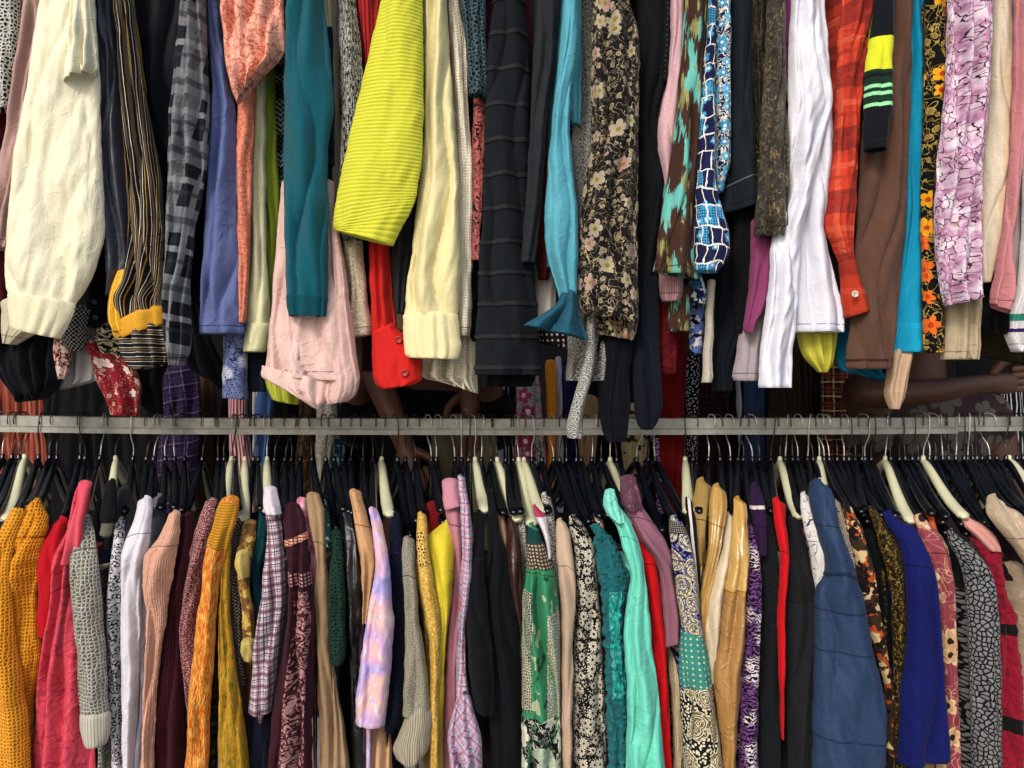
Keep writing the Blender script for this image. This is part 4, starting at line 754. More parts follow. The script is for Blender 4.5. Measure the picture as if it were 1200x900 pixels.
G('dress','navy teal and black paisley dress','patchwork panels of different prints','L',0,[(609,785,801),(628,785,807),(650,787,812),(685,792,817),(710,795,820),(741,798,824),(787,796,832),(832,798,837),(870,800,843),(B,805,851)],M('paisley','#1c1f4a','#c5bda0','#6f6fae','#a59a5c',s=.95),nf=1.6,dy=-.005,
  parts=[('black_neckline',0,{'v':(600,624),'off':.001},M('dots','#16161a','#8d8a80',s=.5)),
         ('teal_panel',0,{'v':(741,804),'off':.001,'tilt':3},M('dots','#337a70','#b7c4a6',s=1.35,t=.22,rnd=.0)),
         ('cream_paisley_panel',0,{'v':(803,958),'off':.0014,'tilt':-4},M('paisley','#24221f','#b9b096','#cfc8ae','#8a7a38',s=1.0))])
G('dress','black dress with white edge','narrow, between the paisley and gold satin','L',1,[(585,803,812),(620,805,816),(655,809,819),(720,816,824)],M('stripe','#15151a','#15151a','#c7c4c4',ax='u',w=[5,6,3],s=1,wob=0))
G('blouse','tan draped silk blouse','hooked by its neckline beside the white hanger','L',2,[(566,816,834),(590,811,832),(620,810,828),(660,813,826)],M('plain','#8d7440',r=.45),dy=-.01,fold=1.8)
G('shirt','golden satin shirt','folded shoulder, leftmost of the two gold satin ones','L',0,[(572,835,850.5),(590,832,852),(609,830,850),(640,830,845),(666,826,840),(690,822,836),(730,820,830),(760,822,828)],M('plain','#b08a48',r=.24,sh=.2,sp=1.0,wr=1.0,cz=.15),nf=2,dy=.012,fold=1.3)
G('blouse','ivory silk blouse','between the two golden satin garments','L',0,[(603,850,859),(625,848,859),(650,844,857),(680,836,853),(703,829,850),(730,825,846),(771,828,840),(800,831,836)],M('plain','#c3b59b',r=.45,sp=.4,wr=1),dy=.006,nf=1.2)
G('dress','gold satin and tan dress','satin yoke above a matte tan skirt','L',0,[(586,860,873),(602,860,875),(640,857,877),(666,854,877),(692,849,874),(749,843,873),(790,836,869),(832,840,866),(870,845,863),(B,853,860)],M('bands','#a37a34','#9b733f',st=[(-100,0),(691,1)],r=.35,sp=.5,wr=1.2,sh=.2),nf=1.5,dy=-.008,
  parts=[('satin_yoke',0,{'v':(583,691),'off':.0012},M('plain','#bd9752',r=.22,sh=.1,sp=1.0,wr=1.0,cz=.1))])
G('dress','purple zebra print dress','purple and black waves, slim','L',0,[(617,876,886),(645,875,889),(685,875,893),(741,872,891),(800,868,889),(850,867,888.5),(B,866,889)],M('zebra','#18101f','#75458a','#c9bcc4',s=.42),nf=1.3)
G('cardigan','plum cardigan with cream band','capped shoulder above the zebra print dress','L',1,[(569,880,891),(590,878,896),(615,883,898),(650,888,899)],M('bands','#3f1a48','#c3b5b0','#3f1a48',st=[(-100,0),(589,1),(596,2)]),dy=-.02)
G('sweater','black glitter knit sweater','dark strip left of the slim red dress','L',1,[(598,893,902),(640,893,910),(700,893,914),(740,891,914),(830,889,915),(B,889,914)],M('marl','#131418','#2c2e34',s=.8,knit=2.5),nf=1.3)
G('dress','slim scarlet red dress','wedge between black glitter knit and charcoal tank','L',0,[(588,905,920),(609,907,921),(654,914,925),(711,911,920.5),(768,912,920),(830,914,919),(866,916,918.5)],M('plain','#c60f1a'),nf=1,dy=.01)
G('dress','charcoal dress with mesh yoke','broad plain panel left of the blue vest','L',1,[(607,925,938),(635,926,943),(670,920,950),(703,918,956),(760,921,957),(850,923,956),(B,924,956)],M('plain','#2b2c2d',wr=.3),nf=2,fold=.6,
  parts=[('mesh_yoke',1,{'v':(600,702),'off':.001},M('dots','#141517','#333538',s=.6))])
G('blouse','purple embroidered blouse','sliver left of the white line print blouse','L',2,[(606,936,945),(640,938,952),(690,942,956)],M('floral','#2e1e4c','#b0503a','#8a7a9c','#b8502c',s=.4),dy=-.02)
G('blouse','white blouse with line drawings','short sleeve behind the blue padded vest','L',0,[(580,938,949),(600,939,956),(635,946,966),(660,951,967),(680,954,965),(696,956,960)],M('lineart','#c6c4c2','#4a4c54',s=1.0,t=.035,k=3),dy=.012)
G('vest','blue padded vest','quilted puffer, the widest garment of the lower rack','L',0,[(569,951,972),(580,950,975),(598,952,978),(632,961,987),(658,967,997),(675,966,1002),(690,958,1007),(710,955.5,1013),(756,955,1021),(802,954,1032),(843,953,1038),(B,952,1030)],M('plain','#31496e',r=.65,wr=.7,sp=.15),nf=1.3,fold=.8,hd=.034,crum=1.5,dy=-.01,
  parts=[('armhole_seam',0,{'v':(674,678),'tilt':4,'off':.0014,'step':1,'bow':-9},M('plain','#26395a')),
         ('quilting_seam',0,{'v':(760,761.6),'tilt':3,'off':.0006,'step':1},M('plain','#26395a')),
         ('quilting_seam',0,{'v':(862,863.6),'tilt':5,'off':.0006,'step':1},M('plain','#26395a')),
         ('quilting_seam',0,{'v':(713,714.6),'tilt':3,'off':.0006,'step':1},M('plain','#26395a'))])
G('blouse','beige sequinned blouse','thin strip right of the blue vest shoulder','L',1,[(588,976,985),(609,980,991),(640,988,998),(673,995,1004)],M('marl','#5c5048','#c0b4a2',s=.6,bx=2))
G('dress','orange and brown floral dress','with cream roses, right of the blue vest','L',1,[(593,988,999),(617,990,1009),(640,997,1016),(666,1003,1023),(711,1011,1030),(749,1021,1037),(802,1036,1045),(850,1037,1047),(B,1030,1050)],M('blob','#4a3426','#a84a1e','#bda67c','#2b1c16',s=.9,t=.53),nf=1.2,fold=.8,dy=-.012)
G('dress','plain black sheath dress','dark strip left of the yellow and black print','L',2,[(600,1004,1018),(650,1016,1036),(711,1026,1047),(800,1036,1052),(B,1040,1056)],M('plain','#131315'))
G('blouse','yellow and black scroll print blouse','slim, left of the royal blue shirt','L',1,[(597,1017,1029),(617,1024,1042),(640,1031,1051),(673,1040,1060),(711,1045,1062),(756,1046,1060),(805,1047,1055),(850,1048,1056),(B,1050,1066)],M('velvet','#14120e','#a8862c','#c9a544',s=.3,bx=.5,r=.7),nf=1.2,dy=-.02)
G('t_shirt','royal blue jersey t-shirt','wide short sleeve hanging over the floral dress','L',0,[(605,1035,1054),(617,1041,1070),(635,1053,1081),(660,1059,1091),(680,1061,1096),(711,1063,1099),(756,1062,1103),(805,1056,1107),(1051,893,1114,886)],M('plain','#162173',wr=.8,sh=.3),nf=1.7,fold=1.1,dy=-.012,cat='t-shirt',
  parts=[('sleeve_hem',0,{'v':(868,869.4),'tilt':-3,'off':.0006,'step':1},M('plain','#1d2578'))])
G('dress','dusty rose floral dress','cream flowers and paisley on faded rose','L',1,[(609,1071,1090),(625,1077,1101),(640,1082,1109),(662,1091,1115),(692,1098,1119),(749,1102,1120),(805,1106,1122.5),(870,1100,1124),(B,1090,1126)],M('floral','#93414f','#b58c72','#cfb088','#b7906a','#3e2a26',s=1.25,dens=.42,vt=.012,edge='#c9b48c',d2=.7),nf=1.4,fold=.7,dy=-.008)
G('top','rust orange crinkled top','small patch at the shoulder of the rose floral dress','L',2,[(603,1082,1094),(620,1086,1098),(640,1094,1104)],M('plain','#b3502c'),dy=-.02)
G('dress','dark grey wool dress','plain strip right of the rose floral dress','L',2,[(625,1104,1120),(655,1112,1130),(711,1116,1135),(800,1121,1139),(B,1124,1142)],M('plain','#2d2f30'))
G('blouse','black and grey pebble print blouse','rounded dots growing larger downwards','L',0,[(624,1110,1122),(636,1113,1134),(652,1121,1149),(670,1128,1161),(700,1132,1168),(749,1134,1171.5),(800,1136.5,1172),(B,1140,1173)],M('pebble','#121214','#7a7a7c','#6c6c6e',s=.72,wr=.4),nf=1.7,fold=.9)
G('blouse','pink satin blouse','on the rightmost cream hanger with visible arm','L',1,[(602,1122,1136),(615,1128,1152),(628,1142,1166),(645,1158,1172)],M('plain','#c08a80',r=.45),dy=.01)
G('jacket','crimson boucle jacket','curly wool with two black bands, near the right edge','L',1,[(634,1138,1160),(645,1148,1171),(665,1158,1174),(692,1164,1178),(722,1168,1188.5),(749,1168,1191),(787,1167,1196),(843,1166,1199),(B,1166,1198)],M('bands','#9a1230','#15100f','#9a1230',st=[(-100,0),(728,1),(741,0),(836,1),(850,0)],sh=1),fuzz=.0065,nf=1.5,dy=-.004)
G('blouse','dark aubergine blouse','at the right edge below the cream velvet wrap','L',2,[(610,1150,1178),(640,1160,1205),(690,1180,1216),(760,1190,1225),(B,1196,1230)],M('plain','#3b1f26'),dy=.0)
G('cardigan','cream crushed velvet wrap','rounded shoulder at the right edge of the lower rack','L',0,[(586,1157,1177),(600,1156,1194),(612,1163,1206),(625,1174,1213),(647,1192,1222),(665,1202,1230),(720,1215,1240)],M('velvet','#a8947c','#bfae98','#d0c2b0',s=.9,bx=1,r=.7),fold=1.2,nf=2)
# ================================================================== RACK BEHIND (seen through the gap above and below the rail)
BOOST[0] = 2.0
def GB(name, short, tail, L, rows, mat, **k):
    k.setdefault('body', False); k.setdefault('fold', 1.8)
    return G(name, short, tail, 'B', L, rows, mat, stepx=8, **k)
GB('skirt','coral orange pleated skirt','behind the rail at the far left',7,[(440,-20,46),(500,-20,54),(560,-20,60),(640,-20,64)],M('stripe','#874433','#5e2e26',ax='u',w=[1,1],s=4,wob=4),nf=7)
GB('skirt','black gathered skirt','behind the rail right of the coral pleats',7,[(430,56,185),(500,50,190),(560,48,196),(640,46,198)],M('plain','#0b0d14'),nf=9)
GB('shirt','purple and navy plaid shirt','behind the rail between two black garments',7,[(425,192,232),(480,190,236),(545,180,232),(600,186,226)],M('plaid','#17132e','#352044','#54405e','#0f0e24',s=1.2,rot=-8),fold=1)
GB('coat','brown corduroy coat','a thin strip right of the purple plaid shirt',8,[(430,226,250),(640,228,250)],M('plain','#453018'))
GB('dress','long black dress','behind the rail left of the red striped shirt',9,[(420,240,330),(640,240,330)],M('plain','#0d0e14'))
GB('shirt','red and white striped shirt','behind the rail below the blue paisley scarf',7,[(455,268,290),(500,268,291),(545,270,298),(600,272,300)],M('stripe','#7c2a38','#a8888c',ax='u',w=[1,1],s=2,wob=2),fold=1)
GB('jeans','pale blue denim jeans','crumpled leg behind the rail',7,[(452,302,322),(475,300,320),(520,298,316),(580,300,312)],M('plain','#3c5888',wr=2),cat='trousers')
GB('top','light grey strip top','left of the crumpled denim behind the rail',8,[(440,296,304),(520,296,303),(540,297,303)],M('plain','#8d8c8a'))
GB('dress','black jersey dress','behind the rail below the blush pink shirt',8,[(430,320,380),(640,322,376)],M('plain','#0b0c12'))
GB('coat','olive brown suede coat','behind the rail left of the white lace trousers',7,[(450,352,372),(500,350,370),(548,346,366),(600,346,364)],M('velvet','#3a2a18','#6b4f2a','#8a6a3a',s=.7))
GB('trousers','white lace trousers','narrow leg behind the rail below the blush shirt',7,[(455,372,396),(500,370,394),(535,370,388),(566,374,384)],M('lace','#8d867a','#7c766c','#b3ada0',s=.5),fold=1)
GB('dress','lavender plain dress','behind the rail under the charcoal seamed dress',7,[(440,573,592),(500,572,590),(540,574,590),(600,574,590)],M('plain','#8c8ba4'))
GB('blouse','black blouse with white edge','behind the rail between lavender and pink rose dresses',8,[(430,560,615),(640,562,615)],M('stripe','#101219','#101219','#8a8a90','#101219',ax='u',w=[4,5,1,4],s=1.3))
GB('dress','pink rose floral dress','behind the rail below the charcoal seamed dress',7,[(445,605,633),(500,604,636),(540,602,640),(600,600,640)],M('floral','#8a8384','#2e4636','#9c3550','#b0546c','#d0b8bc',s=.9,dens=.1))
GB('shirt','orange cotton shirt','narrow bright strip behind the rail',7,[(425,639,651),(480,640,652),(530,641,650),(600,641,650)],M('plain','#b06a1a'))
GB('shirt','white cotton strip shirt','right of the orange one behind the rail',7,[(420,650,658),(480,652,659),(540,651,660),(600,652,660)],M('plain','#97949a'),dy=.03)
GB('blouse','dark purple silk blouse','behind the rail left of the marled sleeve',8,[(430,652,690),(520,654,680),(600,655,680)],M('plain','#1a1646',r=.4))
GB('trousers','tan cotton trousers','behind the rail below the marled sleeve',7,[(470,676,702),(510,677,700),(545,680,697),(600,680,696)],M('plain','#7a6040'))
GB('dress','black crepe dress','behind the rail right of the tan trousers',9,[(420,690,830),(640,690,830)],M('plain','#0a0b12'))
GB('blouse','cream blouse with brown print','behind the rail below the navy trousers leg',7,[(480,728,762),(510,727,760),(545,730,756),(580,732,754)],M('blob','#8a7c5c','#382818',s=.6,t=.55))
GB('dress','purple and white feather print dress','behind the rail left of the red trousers',7,[(480,758,774),(510,762,776),(550,768,780),(600,768,780)],M('zebra','#2c1630','#8f7094',s=.4),dy=-.02)
GB('dress','black and white speckled dress','behind the rail right of the red trousers',7,[(420,804,820),(500,804,818),(580,804,818),(640,804,818)],M('dots','#0e0f13','#8b8b90',s=.7,t=.3,rnd=1))
GB('dress','dark maroon spotted dress','behind the rail with a speckled edge',8,[(420,818,856),(640,818,852)],M('dots','#3a0a18','#0c0a10',s=1.4))
GB('coat','brown wool coat','behind the rail below the white shirt cuff',7,[(400,905,948),(450,902,950),(520,898,955),(640,896,960)],M('plain','#3c281a'))
GB('dress','grey strap dress','a thin pale line behind the rail near the navy dress',7,[(430,861,867),(490,864,869),(520,865,869)],M('plain','#77757c'))
GB('coat','black heavy coat','behind the rail between the brown coat and the outstretched arm',9,[(410,940,1066),(640,940,1066)],M('plain','#0a0a10'))
GB('coat','midnight blue coat','behind the rail at the far right',9,[(400,1120,1260),(640,1120,1260)],M('plain','#0b0d18'))
GB('dress','black dress with white stripes','behind the rail at the far right edge',7,[(455,1172,1204),(490,1174,1206),(560,1176,1208)],M('stripe','#111218','#8d8d92',ax='u',w=[2.4,.6],s=1.5,wob=4))
GB('coat','black long coat','behind the rail at the centre right',9,[(420,824,944),(640,824,944)],M('plain','#0a0b10'))
GB('blouse','teal printed blouse','behind the rail left of the centre hangers',8,[(420,380,404),(560,380,404),(640,380,404)],M('blob','#1f4a52','#7c9a94','#2a2438',s=.6))
GB('shirt','faded denim shirt','behind the rail between the red trousers and the brown coat',8,[(430,872,896),(640,872,896)],M('plain','#33456a'))
GB('skirt','rust tartan skirt','behind the rail at the centre right, under the yellow chiffon tip',8,[(420,962,1000),(640,962,1000)],M('plaid','#4a1c18','#7a3a2a','#a08a5a','#2a1a20',s=1.2))
GB('coat','charcoal long coat','behind the standing person at the centre',9,[(420,376,562),(640,376,562)],M('plain','#0b0c11'))

BOOST[0] = 1.0
# ================================================================== RAIL
steel = hard('galvanised_steel', '#989992', .5, metal=.2, noise_amt=.45, spec=.4, bump=.0004, c2=hexc('#7c7d76'))
def zrail(px, top=True):
    k = [(0,487.2),(200,490),(400,490.5),(600,491),(800,490.5),(1000,490),(1200,488.5)]
    px = min(max(px, 0), 1200)
    for (a, u), (b, v) in zip(k, k[1:]):
        if a <= px <= b: return u+(v-u)*(px-a)/(b-a)
def rail_section(name, px0, px1, h, parent, dy=0.0, depth=.030):
    # box section with a rolled groove along its face: (y, z) profile
    hz = h*PX
    P = [(-depth/2, 0), (-depth/2, -hz*.60), (-depth/2+.0022, -hz*.62), (-depth/2+.0022, -hz*.66), (-depth/2-.0008, -hz*.68), (-depth/2-.0008, -hz), (depth/2, -hz), (depth/2, 0), (depth/2-.004, .0012), (-depth/2+.003, .0012)]
    V = []; F = []; n = len(P); N = 60
    for i in range(N+1):
        px = px0+(px1-px0)*i/N; z = at(600, zrail(px), 0).z; X = (px-600)*PX
        for (y, zz) in P: V.append((X, y+dy, z+zz))
    for i in range(N):
        for k in range(n):
            j = (k+1)%n; F.append((i*n+k, (i+1)*n+k, (i+1)*n+j, i*n+j))
    F.append(tuple(range(n))); F.append(tuple(reversed([N*n+k for k in range(n)])))
    return link(name, mesh(name, V, F), steel, parent, False)
rail = empty('clothes_rail', (0, 0, at(0,490,0).z))
tag(rail, 'weathered grey steel clothes rail running across the whole picture', 'clothes rail')
rail_section('outer_section', -260, 1118, 18.5, rail)
rail_section('inner_section', 1112, 1480, 16.2, rail, .001, .024)
b = bmesh.new(); bmesh.ops.create_cube(b, size=1)
for v in b.verts: v.co = Vector((v.co.x*.004+(1117-600)*PX, v.co.y*.033, v.co.z*.0365+at(0, 498.6, 0).z))
me = bpy.data.meshes.new('end_lip'); b.to_mesh(me); link('end_lip', me, steel, rail, False)

# ================================================================== HANGERS
plastic_b = hard('black_plastic', '#12161e', .24, noise_amt=.2, spec=.6, c2=hexc('#2a303c'), bump=.000012, rv=.14)
plastic_c = hard('cream_plastic', '#cfcfae', .33, noise_amt=.15, spec=.5, c2=hexc('#b5b38e'), bump=.00002, rv=.1)
wire_m = hard('hook_wire', '#d0cec6', .32, metal=.45, noise_amt=.3, spec=.5, bump=.0001)
wire_d = hard('dark_hook_wire', '#55534c', .35, metal=.6, noise_amt=.3, spec=.5, bump=.0001)
def neck_z(): return .092
def arm_mesh(name, L=.205, drop=.098, wide=1.0):
    """both shoulders of the hanger as one moulded, flattened bar; origin on top of the rail"""
    z0 = -neck_z()
    q = [(0,0),(.012,-.002),(.035,-.012),(.07,-.034),(.11,-.058),(.15,-.078),(.185,-.091),(L,-drop)]
    half = [(y, z) for y, z in q]
    pts = [(0, y, z0+z-.008) for y, z in reversed(half[1:])]+[(0, -y, z0+z-.008) for y, z in half]
    P = smooth_path(pts, 4); n = len(P); R = []
    for i, p in enumerate(P):
        d = abs(p.y)/L
        w = (.0056+.0042*min(1, d*1.4))*wide; h = .0105-.003*d
        e = 1 if d < .97 else .6
        R.append((w*e, h*e))
    V, F = sweep(P, R, 12)
    # neck collar
    k = len(V); N = 10
    for zz, r in ((z0+.010, .0028), (z0+.008, .0045), (z0-.004, .0055), (z0-.012, .006)):
        for i in range(N): V.append(Vector((r*math.cos(2*PI*i/N), r*math.sin(2*PI*i/N), zz)))
    for a in range(3):
        for i in range(N):
            j = (i+1)%N; F.append((k+a*N+i, k+a*N+j, k+(a+1)*N+j, k+(a+1)*N+i))
    F.append(tuple(k+i for i in reversed(range(N))))
    return mesh(name, [tuple(v) for v in V], F)
def hook_mesh(rev=False):
    z0 = -neck_z(); s = -1 if rev else 1
    P = [(0,0,z0+.004),(0,0,z0+.020),(0,.004*s,z0+.034),(0,.016*s,z0+.050),(0,.0215*s,z0+.066),(0,.0215*s,z0+.086),(0,.017*s,.0035+.002),(0,.008*s,.0075),(0,-.004*s,.0078),(0,-.015*s,.0045),(0,-.0205*s,-.002),(0,-.0215*s,-.010),(0,-.020*s,-.017)]
    P = smooth_path(P, 5); V, F = sweep(P, [.00135]*len(P), 8)
    return mesh('hook', [tuple(v) for v in V], F)
MESH = {'b': arm_mesh('shoulder_bar'), 'w': arm_mesh('shoulder_bar', wide=1.35), 'c': arm_mesh('shoulder_bar', wide=1.25)}
for k_, m_ in (('b', plastic_b), ('w', plastic_b), ('c', plastic_c)):
    MESH[k_].materials.append(m_); MESH[k_].polygons.foreach_set('use_smooth', [True]*len(MESH[k_].polygons))
HK = {}
for rev in (0, 1):
    for dk in (0, 1):
        h_ = hook_mesh(rev); h_.materials.append(wire_d if dk else wire_m); h_.polygons.foreach_set('use_smooth', [True]*len(h_.polygons)); HK[(rev, dk)] = h_
HANG = [ # neck x, tip x, tip y, colour, reversed hook
(3,-30,600,'b',0),(14,-18,604,'b',0),(22,-6,600,'b',0),(29,0,612,'c',0),(45,22,598,'b',1),(58.5,36,596,'b',0),(67,42,590,'b',0),(94,70,610,'b',0),(100,88,590,'b',1),(117,97,606,'b',0),(135.6,122,648,'c',0),(156,150,584,'b',1),(171.5,167,588,'b',0),(180,178,590,'b',0),(194,184,600,'b',0),
(205,202,594,'b',0),(217,212,602,'b',0),(237,221,606,'b',0),(256,247,590,'b',0),(263,256,588,'b',0),(271,263,590,'c',1),(276,276,590,'b',0),(287,277,612,'c',0),(297,292,614,'b',0),(303,301,600,'b',0),(313,312,598,'c',0),(322,323,584,'b',0),(334,335,592,'b',0),(341.6,343,590,'b',0),(351.6,353,588,'b',0),(366,367,584,'b',0),(382,388,622,'b',0),(392,397,598,'b',0),
(402,406,600,'b',0),(411,419,580,'b',0),(425.5,432,600,'b',0),(437,440,598,'b',0),(447,459,602,'c',0),(466,480,632,'b',1),(475,486,610,'b',0),(487,493.5,604,'b',0),(506,512,600,'b',0),(511,520,612,'b',0),(533,536,590,'b',0),(541,541,566,'b',1),(549,551,612,'b',1),(557,563,600,'c',1),(564,575,594,'b',0),(575.6,585,602,'b',0),(583,599,612,'c',0),(592.6,603,592,'b',0),
(602,611,590,'b',0),(608,622,616,'c',0),(614,629,596,'c',0),(623.6,638,592,'b',1),(635,657,612,'b',0),(649,672,612,'b',0),(655.7,680,614,'b',0),(664,690,612,'b',0),(675.5,699,618,'b',0),(681,706,604,'b',0),(693.5,718,604,'b',0),(705,727,600,'b',0),(715,744,612,'c',0),(723,748,604,'b',0),(746,777,622,'b',1),(759.6,792,608,'b',0),(768,800,612,'b',0),
(803,806,590,'c',1),(812,818,600,'b',0),(830,838,606,'b',0),(844,846,576,'b',0),(856,857,604,'b',0),(865,867,588,'b',0),(871,880,600,'b',0),(882,886,570,'b',0),(890,900,600,'b',0),(903,912,592,'b',1),(914,933,606,'c',0),(920,944,604,'b',0),(929,943,584,'b',0),(935,950,586,'b',0),(946,962,584,'b',1),(953,975,600,'b',0),(960,970,572,'c',0),(966,993,596,'b',0),(972,1000,600,'b',0),(981,1012,604,'b',0),(989,1020,612,'b',0),(995,1026,604,'b',1),
(1002,1017,598,'b',0),(1010,1040,612,'b',0),(1014,1043,604,'b',1),(1021,1050,606,'b',1),(1037,1074,613,'c',0),(1044,1080,612,'b',0),(1054,1086,602,'b',1),(1061,1098,612,'b',0),(1069,1106,606,'b',1),(1076,1112,626,'b',0),(1082,1127,606,'c',1),(1089,1132,616,'b',0),(1096,1142,628,'b',0),(1105,1144,612,'b',0),(1112,1150,616,'b',0),(1120,1158,614,'b',0),(1130,1166,606,'b',1),(1134,1172,602,'b',1),(1140,1178,600,'b',0),(1145,1186,606,'b',1),(1151,1198,600,'w',0),(1160,1204,606,'b',0),(1168,1212,602,'b',1),(1179,1222,604,'b',0),(1183,1230,596,'c',0),(1192,1236,602,'b',1),(1199,1244,604,'b',0)]
tops = sorted([(g[2], g[0]) for g in GARM if g[1] == 'L' and g[4] <= 2])
rnd = random.Random(11)
LAB = {}
def interval(x):
    l = [t for t in tops if t[0] <= x]; r = [t for t in tops if t[0] > x]
    return (l[-1][1] if l else None, r[0][1] if r else None)
for i, (nx, tx, ty, c, rev) in enumerate(HANG):
    LAB.setdefault((interval(tx), c if c == 'c' else 'b'), []).append(i)
ORD = ['first','second','third','fourth','fifth','sixth','seventh','eighth','ninth','tenth']
def hang_label(i):
    nx, tx, ty, c, rev = HANG[i]; iv = interval(tx); ids = LAB[(iv, c if c == 'c' else 'b')]
    col = 'cream' if c == 'c' else 'black'
    a, b_ = iv
    w = ('between the %s and the %s' % (a, b_)) if a and b_ else ('left of the %s' % b_ if b_ else 'right of the %s' % a)
    head = '%s hanger tip' % col if len(ids) == 1 else '%s %s hanger tip' % (ORD[ids.index(i)], col)
    s = (head+' '+w).split()
    if len(s) > 16:
        s = (head+' '+w.replace('the ', '')).split()
    return ' '.join(s)
labels_seen = {}
for i, (nx, tx, ty, c, rev) in enumerate(HANG):
    d = rnd.uniform(-5, 5); ox = nx+d
    o = empty('clothes_hanger', (0,0,0))
    zt = at(600, zrail(ox), 0).z
    o.location = ((ox-600)*PX, 0, zt+.0005)
    tip = at(tx, ty, -.19); neck = Vector(((nx-600)*PX, 0, zt-neck_z()))
    ang = math.atan2(tip.x-neck.x, -tip.y)
    ang = max(-.75, min(.75, ang+rnd.uniform(-.035, .035)))
    tilt = math.atan2(d*PX, neck_z())
    o.rotation_mode = 'XYZ'
    # swing about the rail, then turn about the vertical
    M4 = Matrix.Rotation(tilt, 4, 'Y') @ Matrix.Rotation(ang, 4, 'Z')
    # pitch so that the tip lands at the photographed height
    zt_tip = zt-neck_z()-.106; pitch = math.atan2(zt_tip-tip.z, .19)
    pitch = max(-.12, min(.16, pitch))
    o.rotation_euler = M4.to_euler()
    tag(o, hang_label(i), 'clothes hanger', 'hangers hooked on the lower rail')
    a = bpy.data.objects.new('shoulder_bar', MESH[c]); COL.objects.link(a); a.parent = o
    a.location = (0, 0, -neck_z()); a.rotation_euler = (pitch, 0, 0)
    a.location = Vector((0,0,-neck_z()))-Matrix.Rotation(pitch,3,'X') @ Vector((0,0,-neck_z()))
    h = bpy.data.objects.new('hook', HK[(rev, 1 if rnd.random() < .7 else 0)]); COL.objects.link(h); h.parent = o
    h.rotation_euler = (0, 0, -ang*.75+rnd.uniform(-.45, .45))
# ================================================================== PEOPLE behind the racks
def skinned(name, chains, mat, parent, sub=2):
    """chains: list of point lists (x, y, z, radius); the first vertex of a chain that coincides with an earlier one is welded to it"""
    V = []; E = []; Rr = []; roots = []
    for ch in chains:
        prev = None
        for (x, y, z, r) in ch:
            idx = None
            for k, v in enumerate(V):
                if (v-Vector((x,y,z))).length < 1e-5: idx = k
            if idx is None:
                V.append(Vector((x,y,z))); Rr.append(r); idx = len(V)-1
                if prev is None: roots.append(idx)
            if prev is not None: E.append((prev, idx))
            prev = idx
    me = bpy.data.meshes.new(name); me.from_pydata([tuple(v) for v in V], E, []); me.update()
    o = bpy.data.objects.new(name, me); COL.objects.link(o)
    m = o.modifiers.new('Skin', 'SKIN'); m.use_smooth_shade = True; m.branch_smoothing = .6
    for k, v in enumerate(me.skin_vertices[0].data):
        v.radius = (Rr[k], Rr[k]); v.use_root = (k in roots)
    s = o.modifiers.new('Sub', 'SUBSURF'); s.levels = sub; s.render_levels = sub
    dg = bpy.context.evaluated_depsgraph_get()
    me2 = bpy.data.meshes.new_from_object(o.evaluated_get(dg)); bpy.data.objects.remove(o)
    me2.name = name
    return link(name, me2, mat, parent)
def W(px, py, Y, r): v = at(px, py, Y); return (v.x, v.y, v.z, r)
def hand(wrist, d, side, palmn, L=.19, curl=.35):
    """palm and five fingers from wrist point; d = direction of the fingers, side = towards the thumb"""
    w = Vector(wrist[:3]); d = Vector(d).normalized(); side = Vector(side).normalized(); n = Vector(palmn).normalized(); out = []
    p1 = w+d*L*.25; p2 = w+d*L*.47
    out.append([wrist, (*p1, .027), (*p2, .026)])
    out.append([(*p1, .027), (*(p1+side*.014+d*.03), .02)]); out.append([(*p1, .027), (*(p1-side*.02+d*.03), .02)])
    for k, (off, ln) in enumerate(((.026,.40),(.009,.46),(-.009,.43),(-.026,.33))):
        a = p1+side*off*.9+d*.02; q = a+d*L*.25; pts = [(*a, .0095), (*q, .0095)]; dd = d.copy()
        for seg in (.42, .33, .25):
            dd = (dd+n*curl*(1+.15*k)).normalized(); q = q+dd*L*ln*seg; pts.append((*q, .0088-.001*len(pts)*.35))
        out.append(pts)
    a = w+d*.02+side*.012; b1 = a+(side*.8+d*.7).normalized()*.045; c1 = b1+(d+side*.25+n*.4).normalized()*.032; e1 = c1+(d+n*.5).normalized()*.024
    out.append([(*a, .013), (*b1, .0115), (*c1, .0095), (*e1, .0075)])
    return out
def skinmat(name, c):
    g = NT(name); o = g.n('ShaderNodeTexCoord').outputs['Object']; f = g.noi(o, 22, 5, .6)
    g.put(g.b.inputs['Base Color'], g.mix(f, c, tuple([v*.72 for v in hexc(c)[:3]]+[1])))
    g.b.inputs['Roughness'].default_value = .5; g.b.inputs['Subsurface Weight'].default_value = .05
    bp = g.n('ShaderNodeBump'); bp.inputs['Strength'].default_value = .4; bp.inputs['Distance'].default_value = .0008
    g.put(bp.inputs['Height'], g.noi(o, 160, 4, .6)); g.t.links.new(bp.outputs[0], g.b.inputs['Normal'])
    return g.m
def legs(cx, hipz, Y):
    X = cx
    return [[(X,Y,hipz,.13),(X-.09,Y,hipz-.06,.09),(X-.10,Y,hipz-.48,.055),(X-.10,Y+.01,.09,.038),(X-.10,Y-.14,.035,.035)],
            [(X,Y,hipz,.13),(X+.09,Y,hipz-.06,.09),(X+.10,Y,hipz-.48,.055),(X+.10,Y+.01,.09,.038),(X+.10,Y-.14,.035,.035)]]
def torso(cx, hipz, Y, sh=.19, nk=1):
    X = cx
    return [[(X,Y,hipz,.13),(X,Y,hipz+.18,.115),(X,Y,hipz+.38,.13),(X,Y,hipz+.50,.085),(X,Y-.01,hipz+.58,.052),(X,Y-.02,hipz+.66,.075),(X,Y-.02,hipz+.75,.082),(X,Y-.01,hipz+.80,.06)]]
